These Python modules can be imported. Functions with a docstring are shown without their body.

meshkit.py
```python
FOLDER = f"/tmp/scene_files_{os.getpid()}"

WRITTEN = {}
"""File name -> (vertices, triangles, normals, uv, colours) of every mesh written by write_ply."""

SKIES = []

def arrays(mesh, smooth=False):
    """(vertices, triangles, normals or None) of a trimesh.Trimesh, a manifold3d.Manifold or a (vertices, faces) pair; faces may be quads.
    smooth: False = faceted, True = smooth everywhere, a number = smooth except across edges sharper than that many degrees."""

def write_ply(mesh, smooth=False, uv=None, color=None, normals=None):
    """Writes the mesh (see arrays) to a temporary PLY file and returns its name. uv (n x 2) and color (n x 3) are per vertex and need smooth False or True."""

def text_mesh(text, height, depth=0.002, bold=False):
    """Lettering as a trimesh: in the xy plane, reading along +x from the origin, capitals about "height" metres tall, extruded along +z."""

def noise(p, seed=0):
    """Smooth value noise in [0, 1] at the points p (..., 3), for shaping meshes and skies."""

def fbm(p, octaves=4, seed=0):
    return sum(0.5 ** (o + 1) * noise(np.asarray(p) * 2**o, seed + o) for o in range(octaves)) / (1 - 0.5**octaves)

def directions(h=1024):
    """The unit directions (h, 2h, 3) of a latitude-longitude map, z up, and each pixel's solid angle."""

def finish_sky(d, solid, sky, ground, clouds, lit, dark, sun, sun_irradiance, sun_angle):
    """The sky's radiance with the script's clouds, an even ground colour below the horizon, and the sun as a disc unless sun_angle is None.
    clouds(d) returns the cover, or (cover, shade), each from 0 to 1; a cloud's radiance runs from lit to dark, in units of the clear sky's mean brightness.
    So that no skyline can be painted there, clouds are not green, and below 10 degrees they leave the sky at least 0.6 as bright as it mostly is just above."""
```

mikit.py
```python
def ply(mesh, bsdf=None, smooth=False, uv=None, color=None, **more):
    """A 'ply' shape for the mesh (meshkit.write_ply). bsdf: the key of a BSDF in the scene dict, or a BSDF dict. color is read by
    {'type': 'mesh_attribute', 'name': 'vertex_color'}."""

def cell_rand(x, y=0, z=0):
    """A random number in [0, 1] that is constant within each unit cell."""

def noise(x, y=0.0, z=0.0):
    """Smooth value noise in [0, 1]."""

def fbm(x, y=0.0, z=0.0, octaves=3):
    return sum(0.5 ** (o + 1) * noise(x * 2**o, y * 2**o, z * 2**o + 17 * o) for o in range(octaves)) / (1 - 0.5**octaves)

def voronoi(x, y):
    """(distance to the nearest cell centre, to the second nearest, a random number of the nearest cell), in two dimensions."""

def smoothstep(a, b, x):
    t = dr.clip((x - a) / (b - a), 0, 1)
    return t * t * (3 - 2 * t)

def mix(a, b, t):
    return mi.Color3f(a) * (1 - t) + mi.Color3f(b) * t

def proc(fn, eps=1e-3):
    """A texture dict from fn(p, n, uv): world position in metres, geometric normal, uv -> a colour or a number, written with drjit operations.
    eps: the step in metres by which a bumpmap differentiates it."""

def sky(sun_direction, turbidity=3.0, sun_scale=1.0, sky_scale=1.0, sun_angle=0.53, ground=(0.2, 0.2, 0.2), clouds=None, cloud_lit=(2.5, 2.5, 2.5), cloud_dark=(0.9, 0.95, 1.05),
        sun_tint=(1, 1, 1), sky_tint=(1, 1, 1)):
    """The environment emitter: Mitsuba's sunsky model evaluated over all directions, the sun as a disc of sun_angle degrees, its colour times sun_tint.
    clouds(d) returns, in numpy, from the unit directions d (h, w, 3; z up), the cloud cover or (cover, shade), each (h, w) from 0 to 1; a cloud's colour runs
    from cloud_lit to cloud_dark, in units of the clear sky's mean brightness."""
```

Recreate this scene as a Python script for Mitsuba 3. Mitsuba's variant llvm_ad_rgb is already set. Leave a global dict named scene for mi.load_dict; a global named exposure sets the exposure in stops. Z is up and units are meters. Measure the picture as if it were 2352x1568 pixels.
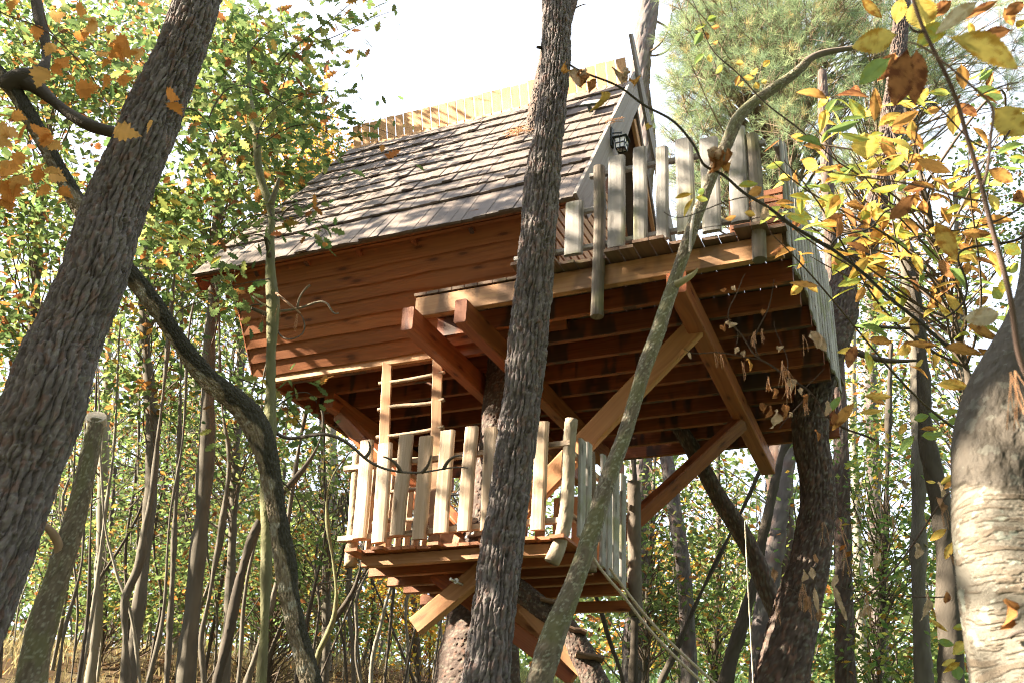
import math
import numpy as np
import drjit as dr
import mitsuba as mi
import mikit
from meshkit import noise as vnoise, fbm as vfbm
from scipy.spatial import cKDTree
from scipy.interpolate import CubicSpline, PchipInterpolator

# ----------------------------------------------------------------------------- camera, light, exposure
EYE = 1.6
FPX = 2411.7                     # focal length, in pixels of a 2352 px wide picture
PITCH, ROLL, YAW = np.radians([26.4, 3.0, -25.0])
RIGHT0, FWD = np.array([1.0, 0, 0]), np.array([0, math.cos(PITCH), math.sin(PITCH)])
UP0 = np.cross(RIGHT0, FWD)
RIGHT = math.cos(ROLL) * RIGHT0 + math.sin(ROLL) * UP0
UP = -math.sin(ROLL) * RIGHT0 + math.cos(ROLL) * UP0
ORG = np.array([0, 0, EYE])
T = mi.ScalarTransform4f
SUN = (-2.12, -0.17, 1.17)
exposure = 5.0
scene, labels = {}, {}
scene['camera'] = {'type': 'thinlens', 'fov': 52.0, 'fov_axis': 'x', 'near_clip': 0.05, 'far_clip': 600.0,
                   'aperture_radius': 0.0035, 'focus_distance': 9.0,
                   'to_world': T().look_at(origin=ORG.tolist(), target=(ORG + FWD).tolist(), up=UP.tolist())}
scene['daylight'] = mikit.sky(SUN, turbidity=4.0, sun_scale=1.0, sky_scale=0.48, sun_tint=(0.90, 1.0, 1.16), sky_tint=(0.97, 0.98, 1.08), ground=(0.12, 0.10, 0.06),
                              clouds=lambda d: (0.5 + 0.0 * d[..., 0], 0.0 * d[..., 0]), cloud_lit=(1.9, 1.88, 1.84))

# ----------------------------------------------------------------------------- helpers
AX, BX = np.array([math.cos(YAW), math.sin(YAW), 0]), np.array([-math.sin(YAW), math.cos(YAW), 0])


def W(q):
    """House coordinates (along the eaves, into depth, up) to world."""
    q = np.asarray(q, float)
    return q[..., :1] * AX + q[..., 1:2] * BX + q[..., 2:3] * np.array([0, 0, 1.0])


def at(x, y, h):
    """The point at distance h straight ahead that stands where a photo of 2352 x 1568 shows (x, y)."""
    d = RIGHT * (x - 1176) / FPX - UP * (y - 784) / FPX + FWD
    return ORG + d * h / d[1]


def depth_of(p):
    return float((np.asarray(p) - ORG) @ FWD)


COUNT = {}


def key_for(base):
    n = COUNT.get(base, 0)
    COUNT[base] = n + 1
    return base if n == 0 else f'{base}_{n:03d}'


def say(key, label=None, cat=None, group=None, kind=None):
    d = {k: v for k, v in (('label', label), ('category', cat), ('group', group), ('kind', kind)) if v}
    labels.setdefault(key, {}).update(d)
    return key


def put(base, mesh, bsdf, smooth=False):
    """One entry of the scene; mesh = (V, F[, UV][, C])."""
    key = key_for(base)
    V, F = mesh[0], mesh[1]
    uv = mesh[2] if len(mesh) > 2 else None
    col = mesh[3] if len(mesh) > 3 else None
    scene[key] = mikit.ply((V, F), bsdf, smooth=smooth, uv=uv, color=col)
    return key


def join(parts):
    V, F, UV, C, n = [], [], [], [], 0
    for m in parts:
        V.append(m[0]); F.append(np.asarray(m[1]) + n); n += len(m[0])
        UV.append(m[2] if len(m) > 2 and m[2] is not None else np.zeros((len(m[0]), 2)))
        C.append(m[3] if len(m) > 3 and m[3] is not None else np.ones((len(m[0]), 3)) * 0.5)
    return np.vstack(V), np.vstack(F), np.vstack(UV), np.vstack(C)


UID = [0]


def sweep(P, world=True):
    """P (n, k, 3): k-gon sections along a piece of timber; flat sides with uv = (along, around + 8 * number), and end caps."""
    P = np.asarray(P, float)
    n, k = P.shape[:2]
    UID[0] += 1
    off = 8.0 * (UID[0] % 400)
    cen = P.mean(1)
    s = np.concatenate([[0], np.cumsum(np.linalg.norm(np.diff(cen, axis=0), axis=1))])
    V, F, UV, m, per = [], [], [], 0, 0.0
    for j in range(k):
        a, b = P[:, j], P[:, (j + 1) % k]
        w = np.linalg.norm(b - a, axis=1).mean()
        V += [a, b]
        UV += [np.stack([s, np.full(n, off + per)], 1), np.stack([s, np.full(n, off + per + w)], 1)]
        i = np.arange(n - 1)
        F.append(np.concatenate([np.stack([m + i, m + n + i, m + n + i + 1], 1), np.stack([m + i, m + n + i + 1, m + i + 1], 1)]))
        m += 2 * n
        per += w
    for e, flip in ((0, True), (n - 1, False)):
        c = P[e]
        V.append(c)
        d = c - c.mean(0)
        UV.append(np.stack([d @ np.array([0.3, 0.2, 0.9]) * 0.6, off + 3 + d @ np.array([0.8, 0.5, 0.1])], 1))
        t = np.array([[m, m + i, m + i + 1] for i in range(1, k - 1)])
        F.append(t[:, ::-1] if flip else t)
        m += k
    V = np.vstack(V)
    F = np.vstack(F)
    # outward winding
    q = V[F]
    nrm = np.cross(q[:, 1] - q[:, 0], q[:, 2] - q[:, 0])
    mid = q.mean(1)
    near = cen[np.argmin(np.linalg.norm(mid[:, None, :] - cen[None], axis=2), axis=1)] if len(cen) > 2 else np.broadcast_to(cen.mean(0), mid.shape)
    bad = ((mid - near) * nrm).sum(1) < 0
    F[bad] = F[bad][:, ::-1]
    return (W(V) if world else V), F, np.vstack(UV)


def frame(p0, p1, up):
    d = np.asarray(p1, float) - p0
    L = np.linalg.norm(d)
    d = d / L
    if abs(np.dot(up, d)) > 0.999 * np.linalg.norm(up):
        up = (0, 1, 0) if abs(d[1]) < 0.9 else (1, 0, 0)
    n = np.asarray(up, float) - d * np.dot(up, d)
    n /= np.linalg.norm(n)
    return d, np.cross(n, d), n, L


rng = np.random.default_rng(7)


def beam(p0, p1, w, h, up=(0, 0, 1), jit=0.003, ch=0.006):
    """A squared timber from p0 to p1 (axis), w wide, h high, edges eased."""
    p0, p1 = np.asarray(p0, float), np.asarray(p1, float)
    d, side, n, L = frame(p0, p1, up)
    a, b = w / 2, h / 2
    c = min(ch, a * 0.5, b * 0.5)
    prof = [(-a + c, -b), (a - c, -b), (a, -b + c), (a, b - c), (a - c, b), (-a + c, b), (-a, b - c), (-a, -b + c)]
    secs = []
    for t in (0, 0.35, 0.7, 1):
        o = p0 + d * L * t + side * rng.normal(0, jit) + n * rng.normal(0, jit)
        secs.append([o + side * x + n * y for x, y in prof])
    return sweep(secs)


def plank(p0, p1, w, th, up, seg=2, wav=0.0, low=0.0, seed=0, cup=0.0):
    """A board from p0 to p1: w across, th thick along 'up'; wav = waviness of both edges, low = extra waney edge on the -side edge."""
    p0, p1 = np.asarray(p0, float), np.asarray(p1, float)
    d, side, n, L = frame(p0, p1, up)
    secs = []
    for i in range(seg + 1):
        t = i / seg
        q = np.array([t * L * 2.2 + seed * 7.3, seed * 1.7, 0.5])
        e0 = (vfbm(q, 3, seed) - 0.5) * 2
        e1 = (vfbm(q + 31.7, 3, seed + 5) - 0.5) * 2
        k0 = max(0, vnoise(np.array([t * L * 1.3 + seed * 3.1, 9.1, seed * 0.3]), 3) - 0.62) * 2.2
        o = p0 + d * L * t
        lo = -w / 2 + e0 * (wav + low) - k0 * low
        hi = w / 2 + e1 * wav
        secs.append([o + side * lo + n * 0, o + side * hi + n * 0, o + side * hi + n * th, o + side * (lo + 0.003) + n * th])
    return sweep(secs)


def halflog(p0, p1, w, th, front, seg=7, wav=0.006, seed=0, k=7, bow=0.0):
    """A picket: flat at the back, rounded in front (direction 'front')."""
    p0, p1 = np.asarray(p0, float), np.asarray(p1, float)
    d, side, n, L = frame(p0, p1, front)
    secs = []
    for i in range(seg + 1):
        t = i / seg
        q = np.array([t * L * 3 + seed * 5.1, seed * 2.3, 0.2])
        dx = (vnoise(q, seed) - 0.5) * 2 * wav + bow * math.sin(math.pi * t)
        ww = w * (1 + (vnoise(q + 11.3, seed) - 0.5) * 0.14)
        o = p0 + d * L * t + side * dx
        a = np.linspace(0, math.pi, k)
        sec = [o + side * (ww / 2 * math.copysign(abs(math.cos(x)) ** 0.6, math.cos(x))) + n * (0.4 * th + th * 0.6 * math.sin(x) ** 0.6) for x in a]
        sec += [o - side * ww / 2, o + side * ww / 2]
        secs.append(sec)
    return sweep(secs)


def resample(pts, n, rad=None):
    pts = np.asarray(pts, float)
    s = np.concatenate([[0], np.cumsum(np.linalg.norm(np.diff(pts, axis=0), axis=1))])
    u = np.linspace(0, s[-1], n)
    P = CubicSpline(s, pts)(u) if len(pts) > 2 else np.stack([np.interp(u, s, pts[:, k]) for k in range(3)], 1)
    R = None if rad is None else PchipInterpolator(s, rad)(u)
    return P, R, u


def ring_frames(P):
    t = np.gradient(P, axis=0)
    t /= np.linalg.norm(t, axis=1, keepdims=True)
    ref = np.array([0.05, -1.0, 0.02]) if abs(t[:, 1]).max() < 0.93 else np.array([0.9, 0.1, 0.3])
    a = np.cross(t, ref)
    a /= np.linalg.norm(a, axis=1, keepdims=True)
    return t, a, np.cross(t, a)


def grid_faces(n, k):
    i, j = np.meshgrid(np.arange(n - 1), np.arange(k), indexing='ij')
    q = np.stack([i * k + j, i * k + (j + 1) % k, (i + 1) * k + (j + 1) % k, (i + 1) * k + j], -1).reshape(-1, 4)
    return np.vstack([q[:, [0, 1, 2]], q[:, [0, 2, 3]]])


def tube(pts, rad, sides=6, n=None, color=(0.2, 0.15, 0.1), cap=True):
    pts = np.asarray(pts, float)
    rad = np.broadcast_to(np.asarray(rad, float), (len(pts),))
    P, R, s = resample(pts, n or max(2, 4 * len(pts)), rad)
    t, a, b = ring_frames(P)
    th = np.arange(sides) * 2 * np.pi / sides
    V = P[:, None] + R[:, None, None] * (np.cos(th)[None, :, None] * a[:, None] + np.sin(th)[None, :, None] * b[:, None])
    F = grid_faces(len(P), sides)
    V = V.reshape(-1, 3)
    if cap:
        m = len(V)
        V = np.vstack([V, P[:1], P[-1:]])
        j = np.arange(sides)
        F = np.vstack([F, np.stack([(j + 1) % sides, j, np.full(sides, m)], 1), np.stack([(len(P) - 1) * sides + j, (len(P) - 1) * sides + (j + 1) % sides, np.full(sides, m + 1)], 1)])
    # flip to outward
    q = V[F[0]]
    C = np.broadcast_to(np.asarray(color, float), (len(V), 3)) * (0.8 + 0.4 * vnoise(V * 23.0, 3))[:, None]
    uv = np.zeros((len(V), 2))
    return V, F[:, ::-1] if np.dot(np.cross(q[1] - q[0], q[2] - q[0]), q.mean(0) - P[0]) < 0 else F, uv, C


def smooth01(a, b, x):
    t = np.clip((x - a) / (b - a), 0, 1)
    return t * t * (3 - 2 * t)


# ----------------------------------------------------------------------------- materials
def wood(base, dark, grey, rough, knots=0.5, stain=0.0, algae=0.0, streak=55.0, tone=0.35, bump=0.0):
    def fn(p, n, uv):
        number = dr.floor(uv.y / 8.0)
        v = uv.y - number * 8.0
        r1, r2 = mikit.cell_rand(number, 3), mikit.cell_rand(number, 11)
        wob = mikit.noise(uv.x * 2.3 + number * 3.7, v * 9.0) * 0.05
        g = mikit.fbm(uv.x * 1.1 + number * 9.1, (v + wob) * streak, number, octaves=3)
        g2 = mikit.fbm(uv.x * 5.0 + number * 2.3, v * 160.0, number + 3, octaves=2)
        d1, d2, which = mikit.voronoi(uv.x * 2.1 + number * 5.3, v * 7.0 + number)
        knot = mikit.smoothstep(0.16, 0.05, d1) * mikit.smoothstep(0.45, 0.6, which) * knots
        ring = mikit.smoothstep(0.3, 0.12, d1) * mikit.smoothstep(0.45, 0.6, which) * knots * 0.5
        c = mikit.mix(base, dark, dr.clip(g * 0.95 + ring + 0.25 * (g2 - 0.5), 0, 1))
        c = c * (1.0 - tone * 0.5 + tone * r1)
        c = mikit.mix(c, grey, dr.clip((mikit.fbm(p.x * 2.1 + 5, p.y * 2.1, p.z * 2.1 + number * 0.37) - 0.35) * 1.6, 0, 1) * r2 * 0.8)
        c = mikit.mix(c, mi.Color3f(dark) * 0.35, knot * 0.8)
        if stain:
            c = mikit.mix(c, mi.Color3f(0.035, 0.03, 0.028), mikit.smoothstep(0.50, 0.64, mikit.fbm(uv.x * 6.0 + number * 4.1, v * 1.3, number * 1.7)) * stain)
        if algae:
            c = mikit.mix(c, mi.Color3f(0.16, 0.17, 0.06), mikit.smoothstep(0.56, 0.72, mikit.fbm(p.x * 4.0, p.y * 4.0, p.z * 3.0)) * algae)
        return c
    b = {'type': 'principled', 'base_color': mikit.proc(fn), 'roughness': rough, 'specular': 0.35}
    if bump:
        def bf(p, n, uv):
            number = dr.floor(uv.y / 8.0)
            v = uv.y - number * 8.0
            return mikit.fbm(uv.x * 1.5 + number * 9.1, v * 75.0, number, octaves=3)
        b = {'type': 'bumpmap', 'arbitrary': mikit.proc(bf, eps=2e-3), 'scale': bump, 'bsdf': b}
    return {'type': 'twosided', 'bsdf': b}


scene['wood_red'] = wood((0.30, 0.095, 0.032), (0.16, 0.040, 0.015), (0.23, 0.09, 0.04), 0.5, knots=0.8, stain=0.0)
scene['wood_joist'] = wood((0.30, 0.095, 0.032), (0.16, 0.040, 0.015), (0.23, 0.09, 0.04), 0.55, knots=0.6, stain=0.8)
scene['wood_siding'] = wood((0.33, 0.122, 0.043), (0.19, 0.058, 0.021), (0.28, 0.115, 0.05), 0.5, knots=0.9)
scene['wood_gable'] = wood((0.52, 0.29, 0.14), (0.34, 0.16, 0.07), (0.42, 0.26, 0.15), 0.6, knots=0.6)
scene['wood_fresh'] = wood((0.49, 0.375, 0.27), (0.30, 0.19, 0.11), (0.40, 0.35, 0.30), 0.65, knots=1.0, bump=0.0012)
scene['wood_orange'] = wood((0.60, 0.36, 0.18), (0.44, 0.22, 0.09), (0.52, 0.37, 0.23), 0.6, knots=0.6)
scene['wood_grey'] = wood((0.36, 0.34, 0.325), (0.22, 0.20, 0.185), (0.30, 0.295, 0.29), 0.8, knots=0.9, stain=0.2, algae=0.55, bump=0.0015)
scene['wood_amber'] = wood((0.47, 0.235, 0.105), (0.31, 0.13, 0.05), (0.44, 0.27, 0.15), 0.6, knots=0.8)
scene['wood_fascia'] = wood((0.50, 0.27, 0.125), (0.34, 0.15, 0.06), (0.44, 0.27, 0.15), 0.6, knots=0.8, stain=0.45)
scene['wood_ladder'] = wood((0.40, 0.24, 0.135), (0.25, 0.125, 0.06), (0.36, 0.25, 0.17), 0.65, knots=0.8)
scene['wood_shingle'] = wood((0.165, 0.134, 0.118), (0.10, 0.078, 0.068), (0.148, 0.137, 0.138), 0.65, knots=0.15, stain=0.1, tone=0.15, bump=0.001)
scene['wood_post'] = wood((0.20, 0.165, 0.13), (0.10, 0.075, 0.055), (0.26, 0.24, 0.22), 0.8, knots=0.9, stain=0.35, algae=0.35, bump=0.002)
scene['wood_deck'] = wood((0.20, 0.13, 0.09), (0.11, 0.06, 0.04), (0.20, 0.17, 0.14), 0.75, knots=0.3, algae=0.3)
scene['wood_barge'] = wood((0.24, 0.215, 0.20), (0.15, 0.125, 0.11), (0.22, 0.21, 0.205), 0.75, knots=0.4, bump=0.001)
scene['panel_brown'] = wood((0.20, 0.075, 0.03), (0.11, 0.035, 0.014), (0.17, 0.07, 0.03), 0.6, knots=0.2, streak=20.0)
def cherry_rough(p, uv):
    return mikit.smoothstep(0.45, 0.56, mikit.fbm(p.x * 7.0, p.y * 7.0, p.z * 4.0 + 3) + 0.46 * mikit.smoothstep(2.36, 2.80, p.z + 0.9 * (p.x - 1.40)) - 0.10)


def cherry_bands(uv):
    wob = mikit.noise(uv.x * 9.0, uv.y * 6.0) * 0.03
    a = mikit.smoothstep(0.60, 0.68, mikit.fbm(uv.x * 11.0, (uv.y + wob) * 62.0, 2.0, octaves=3))
    b = mikit.smoothstep(0.60, 0.70, mikit.fbm(uv.x * 26.0 + 7, (uv.y + wob) * 150.0, 5.0, octaves=2))
    return dr.maximum(a, b * 0.7)


def cherry_color(p, n, uv):
    c = mikit.mix((0.225, 0.206, 0.174), (0.15, 0.13, 0.105), mikit.fbm(p.x * 14, p.y * 14, p.z * 14, octaves=4))
    c = mikit.mix(c, (0.13, 0.095, 0.065), cherry_bands(uv) * 0.7)
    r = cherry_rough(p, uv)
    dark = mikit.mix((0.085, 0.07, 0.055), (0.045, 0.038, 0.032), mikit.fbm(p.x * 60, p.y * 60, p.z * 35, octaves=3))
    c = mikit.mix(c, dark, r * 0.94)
    spot = mikit.smoothstep(0.62, 0.67, mikit.fbm(p.x * 30 + 3, p.y * 30, p.z * 30, octaves=3))
    return mikit.mix(c, (0.36, 0.40, 0.35), spot * (0.5 - 0.38 * r))


def cherry_height(p, n, uv):
    r = cherry_rough(p, uv)
    return (cherry_bands(uv) * 0.35 + 0.25 * mikit.fbm(p.x * 120, p.y * 120, p.z * 120)) * (1 - r) + r * (1.6 * mikit.fbm(p.x * 42, p.y * 42, p.z * 20, octaves=4) + 0.4)


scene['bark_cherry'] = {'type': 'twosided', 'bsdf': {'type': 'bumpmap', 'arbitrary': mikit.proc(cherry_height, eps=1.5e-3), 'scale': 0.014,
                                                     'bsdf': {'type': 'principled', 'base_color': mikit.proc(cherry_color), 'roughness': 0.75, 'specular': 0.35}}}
VC = {'type': 'mesh_attribute', 'name': 'vertex_color'}
scene['bark'] = {'type': 'twosided', 'bsdf': {'type': 'bumpmap', 'arbitrary': mikit.proc(lambda p, n, uv: mikit.fbm(p.x * 90, p.y * 90, p.z * 70, octaves=3), eps=2e-3), 'scale': 0.0045,
                                              'bsdf': {'type': 'principled', 'base_color': VC, 'roughness': 0.85, 'specular': 0.3}}}
scene['bark_far'] = {'type': 'twosided', 'bsdf': {'type': 'principled', 'base_color': VC, 'roughness': 0.9, 'specular': 0.2}}
scene['leaf'] = {'type': 'principledthin', 'base_color': VC, 'roughness': 0.5, 'diff_trans': 1.05, 'eta': 1.3}
scene['dry_leaf'] = {'type': 'principledthin', 'base_color': VC, 'roughness': 0.7, 'diff_trans': 0.6, 'eta': 1.2}
scene['needle'] = {'type': 'principledthin', 'base_color': VC, 'roughness': 0.4, 'diff_trans': 0.7, 'eta': 1.3}


scene['big_leaf'] = {'type': 'principledthin', 'base_color': VC, 'roughness': 0.5, 'diff_trans': 1.1, 'eta': 1.3}
scene['black_metal'] = {'type': 'principled', 'base_color': {'type': 'rgb', 'value': [0.02, 0.028, 0.026]}, 'roughness': 0.45, 'specular': 0.5}
scene['steel'] = {'type': 'roughconductor', 'material': 'none', 'alpha': 0.3, 'specular_reflectance': {'type': 'rgb', 'value': [0.55, 0.55, 0.55]}}
scene['frosted_glass'] = {'type': 'twosided', 'bsdf': {'type': 'principled', 'base_color': {'type': 'rgb', 'value': [0.82, 0.81, 0.76]}, 'roughness': 0.2, 'specular': 0.6}}
scene['solar_glass'] = {'type': 'principled', 'base_color': {'type': 'rgb', 'value': [0.20, 0.24, 0.27]}, 'roughness': 0.12, 'specular': 0.9}
scene['rope_fibre'] = {'type': 'principled', 'base_color': {'type': 'rgb', 'value': [0.42, 0.36, 0.28]}, 'roughness': 0.9}
scene['cut_wood'] = {'type': 'twosided', 'bsdf': {'type': 'principled', 'base_color': mikit.proc(lambda p, n, uv: mikit.mix((0.46, 0.42, 0.35), (0.33, 0.29, 0.23), mikit.fbm(p.x * 60, p.y * 60, p.z * 60))), 'roughness': 0.8}}


def ground_fn(p, n, uv):
    litter = mikit.mix((0.10, 0.062, 0.035), (0.05, 0.036, 0.022), mikit.fbm(p.x * 5, p.y * 5, 0, octaves=4))
    straw = mikit.mix((0.11, 0.092, 0.055), (0.06, 0.055, 0.03), mikit.fbm(p.x * 9 + 3, p.y * 9, 1, octaves=3))
    grass = mikit.mix((0.06, 0.10, 0.045), (0.09, 0.12, 0.055), mikit.fbm(p.x * 3, p.y * 3, 5))
    c = mikit.mix(litter, straw, mikit.smoothstep(0.42, 0.62, mikit.fbm(p.x * 0.6, p.y * 0.6, 3)))
    return mikit.mix(c, grass, mikit.smoothstep(-0.5, 2.0, p.x + 2.5 * (mikit.noise(p.x * 0.5, p.y * 0.5) - 0.5)))


scene['ground_cover'] = {'type': 'principled', 'base_color': mikit.proc(ground_fn), 'roughness': 1.0, 'specular': 0.1}

# ----------------------------------------------------------------------------- the ground
def ground_z(x, y):
    x, y = np.asarray(x, float), np.asarray(y, float)
    d = np.hypot(x * 0.55, np.maximum(y, 0))
    z = 0.25 * smooth01(2, 6, d) + 5.0 * smooth01(5.0, 25.0, d)
    z = z + 7.5 * smooth01(38, 90, y + 0.1 * x) * smooth01(-6, 14, x)
    p = np.stack([x * 0.35, y * 0.35, 0 * x], -1)
    return z + (vfbm(p, 3, 4) - 0.5) * 0.35


gx = np.concatenate([np.linspace(-300, -32, 16), np.linspace(-30, 30, 121), np.linspace(32, 300, 16)])
gy = np.concatenate([np.linspace(-200, -12, 12), np.linspace(-10, 50, 121), np.linspace(52, 420, 30)])
GX, GY = np.meshgrid(gx, gy, indexing='ij')
GV = np.stack([GX, GY, ground_z(GX, GY)], -1).reshape(-1, 3)
ii, jj = np.meshgrid(np.arange(len(gx) - 1), np.arange(len(gy) - 1), indexing='ij')
q0 = (ii * len(gy) + jj).ravel()
GF = np.stack([q0, q0 + len(gy), q0 + len(gy) + 1, q0 + 1], 1)
say(put('ground', (GV, GF), 'ground_cover', smooth=True), kind='structure')

# ----------------------------------------------------------------------------- the tree house
H = 'tree_house'
say(H, 'wooden tree house with steep shingle roof and railed deck, high among the pines', 'tree house')
ZB, ZT = 6.19, 6.40          # underside and top of the joists
UL, UG = -7.08, -3.36        # left end wall and gable wall
VW = 8.5                     # foot of the front wall
rp0, rp1 = np.array([7.63, 7.20]), np.array([9.43, 10.06])     # roof slope, eave and ridge in (v, z)
rd = (rp1 - rp0) / np.linalg.norm(rp1 - rp0)
RL = float(np.linalg.norm(rp1 - rp0))
rn = np.array([-rd[1], rd[0]])


def roof_pt(u, s, off=0.0):
    q = rp0 + rd * s + rn * off
    return np.array([u, q[0], q[1]])


# joists
jv = [7.64, 8.09, 8.55, 8.97, 9.40, 9.82, 10.23, 10.65, 11.05, 11.47, 11.86]
for i, v in enumerate(jv):
    u0 = -4.58 if i < 2 else -6.86
    if i == 0:
        k = put(H + '__front_beam', beam((u0, v, 6.285), (-1.13, v, 6.285), 0.07, 0.21), 'wood_fascia')
        continue
    u1 = float(np.interp(v, [7.6, 9.6, 11.9], [-1.125, -1.12, -1.26])) + float(rng.normal(0, 0.012))
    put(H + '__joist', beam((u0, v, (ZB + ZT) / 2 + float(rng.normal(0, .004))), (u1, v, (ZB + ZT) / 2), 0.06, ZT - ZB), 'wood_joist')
put(H + '__rim_beam', beam((-6.88, 8.50, 6.255), (-4.62, 8.50, 6.255), 0.05, 0.125), 'wood_gable')
put(H + '__rim_beam', beam((-6.89, 8.50, 6.29), (-6.89, 11.85, 6.29), 0.05, 0.2, up=(0, 0, 1)), 'wood_red')
# deck planks, with their uneven front ends, and the house floor
u = -4.60
while u < -1.13:
    w = 0.132 + float(rng.uniform(-.012, .012))
    front = 7.47 + float(rng.choice([-0.10, 0.0, 0.03, 0.06, -0.04])) if u > -3.55 else 7.598
    back = 8.44 if u + w < UG + 0.02 else (11.92 if u < -1.38 else 10.9)
    put(H + '__deck_plank', plank((u + w / 2, front, ZT + 0.006), (u + w / 2, back, ZT + 0.006), w, 0.03, (0, 0, 1), wav=0.002, seed=int(100 * -u)), 'wood_deck')
    u += w + 0.009
u = -7.0
fl = []
while u < UG - 0.1:
    w = 0.16
    if not (-5.62 < u < -4.75):
        fl.append(plank((u + w / 2, 8.56, ZT + 0.005), (u + w / 2, 11.3, ZT + 0.005), w - 0.003, 0.028, (0, 0, 1)))
    else:
        fl.append(plank((u + w / 2, 9.35, ZT + 0.005), (u + w / 2, 11.3, ZT + 0.005), w - 0.003, 0.028, (0, 0, 1)))
    u += w
for m in fl:
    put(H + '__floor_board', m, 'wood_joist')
# carrying beams under the joists
B1 = put(H + '__beam', beam((-4.55, 7.43, 6.07), (-4.55, 12.0, 6.07), 0.12, 0.235, jit=0.004, ch=0.01), 'wood_red')
B2 = put(H + '__beam', beam((-4.00, 7.43, 6.07), (-4.00, 12.0, 6.07), 0.12, 0.235, jit=0.004, ch=0.01), 'wood_red')
B3 = put(H + '__beam', beam((-2.02, 7.55, 6.06), (-2.20, 12.25, 6.06), 0.17, 0.2, jit=0.003, ch=0.012), 'wood_red')
B4 = put(H + '__beam', beam((-6.35, 8.9, 6.09), (-6.35, 11.9, 6.09), 0.12, 0.18), 'wood_red')
# braces from the carrying trunk up to the side beams
put(H + '__brace', beam((-2.06, 8.36, 6.05), (-4.15, 8.72, 4.32), 0.10, 0.20, up=(0.6, -0.2, 1), ch=0.012), 'wood_amber')
put(H + '__brace', beam((-2.14, 10.55, 5.98), (-3.95, 9.30, 3.75), 0.10, 0.20, up=(0.6, -0.2, 1), ch=0.012), 'wood_red')
put(H + '__brace', beam((-6.38, 9.15, 6.05), (-4.62, 8.98, 4.35), 0.10, 0.20, up=(-0.6, -0.2, 1), ch=0.012), 'wood_red')
put(H + '__brace', beam((-6.38, 10.6, 6.05), (-4.55, 9.45, 4.35), 0.10, 0.20, up=(-0.6, -0.2, 1), ch=0.012), 'wood_red')

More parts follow.
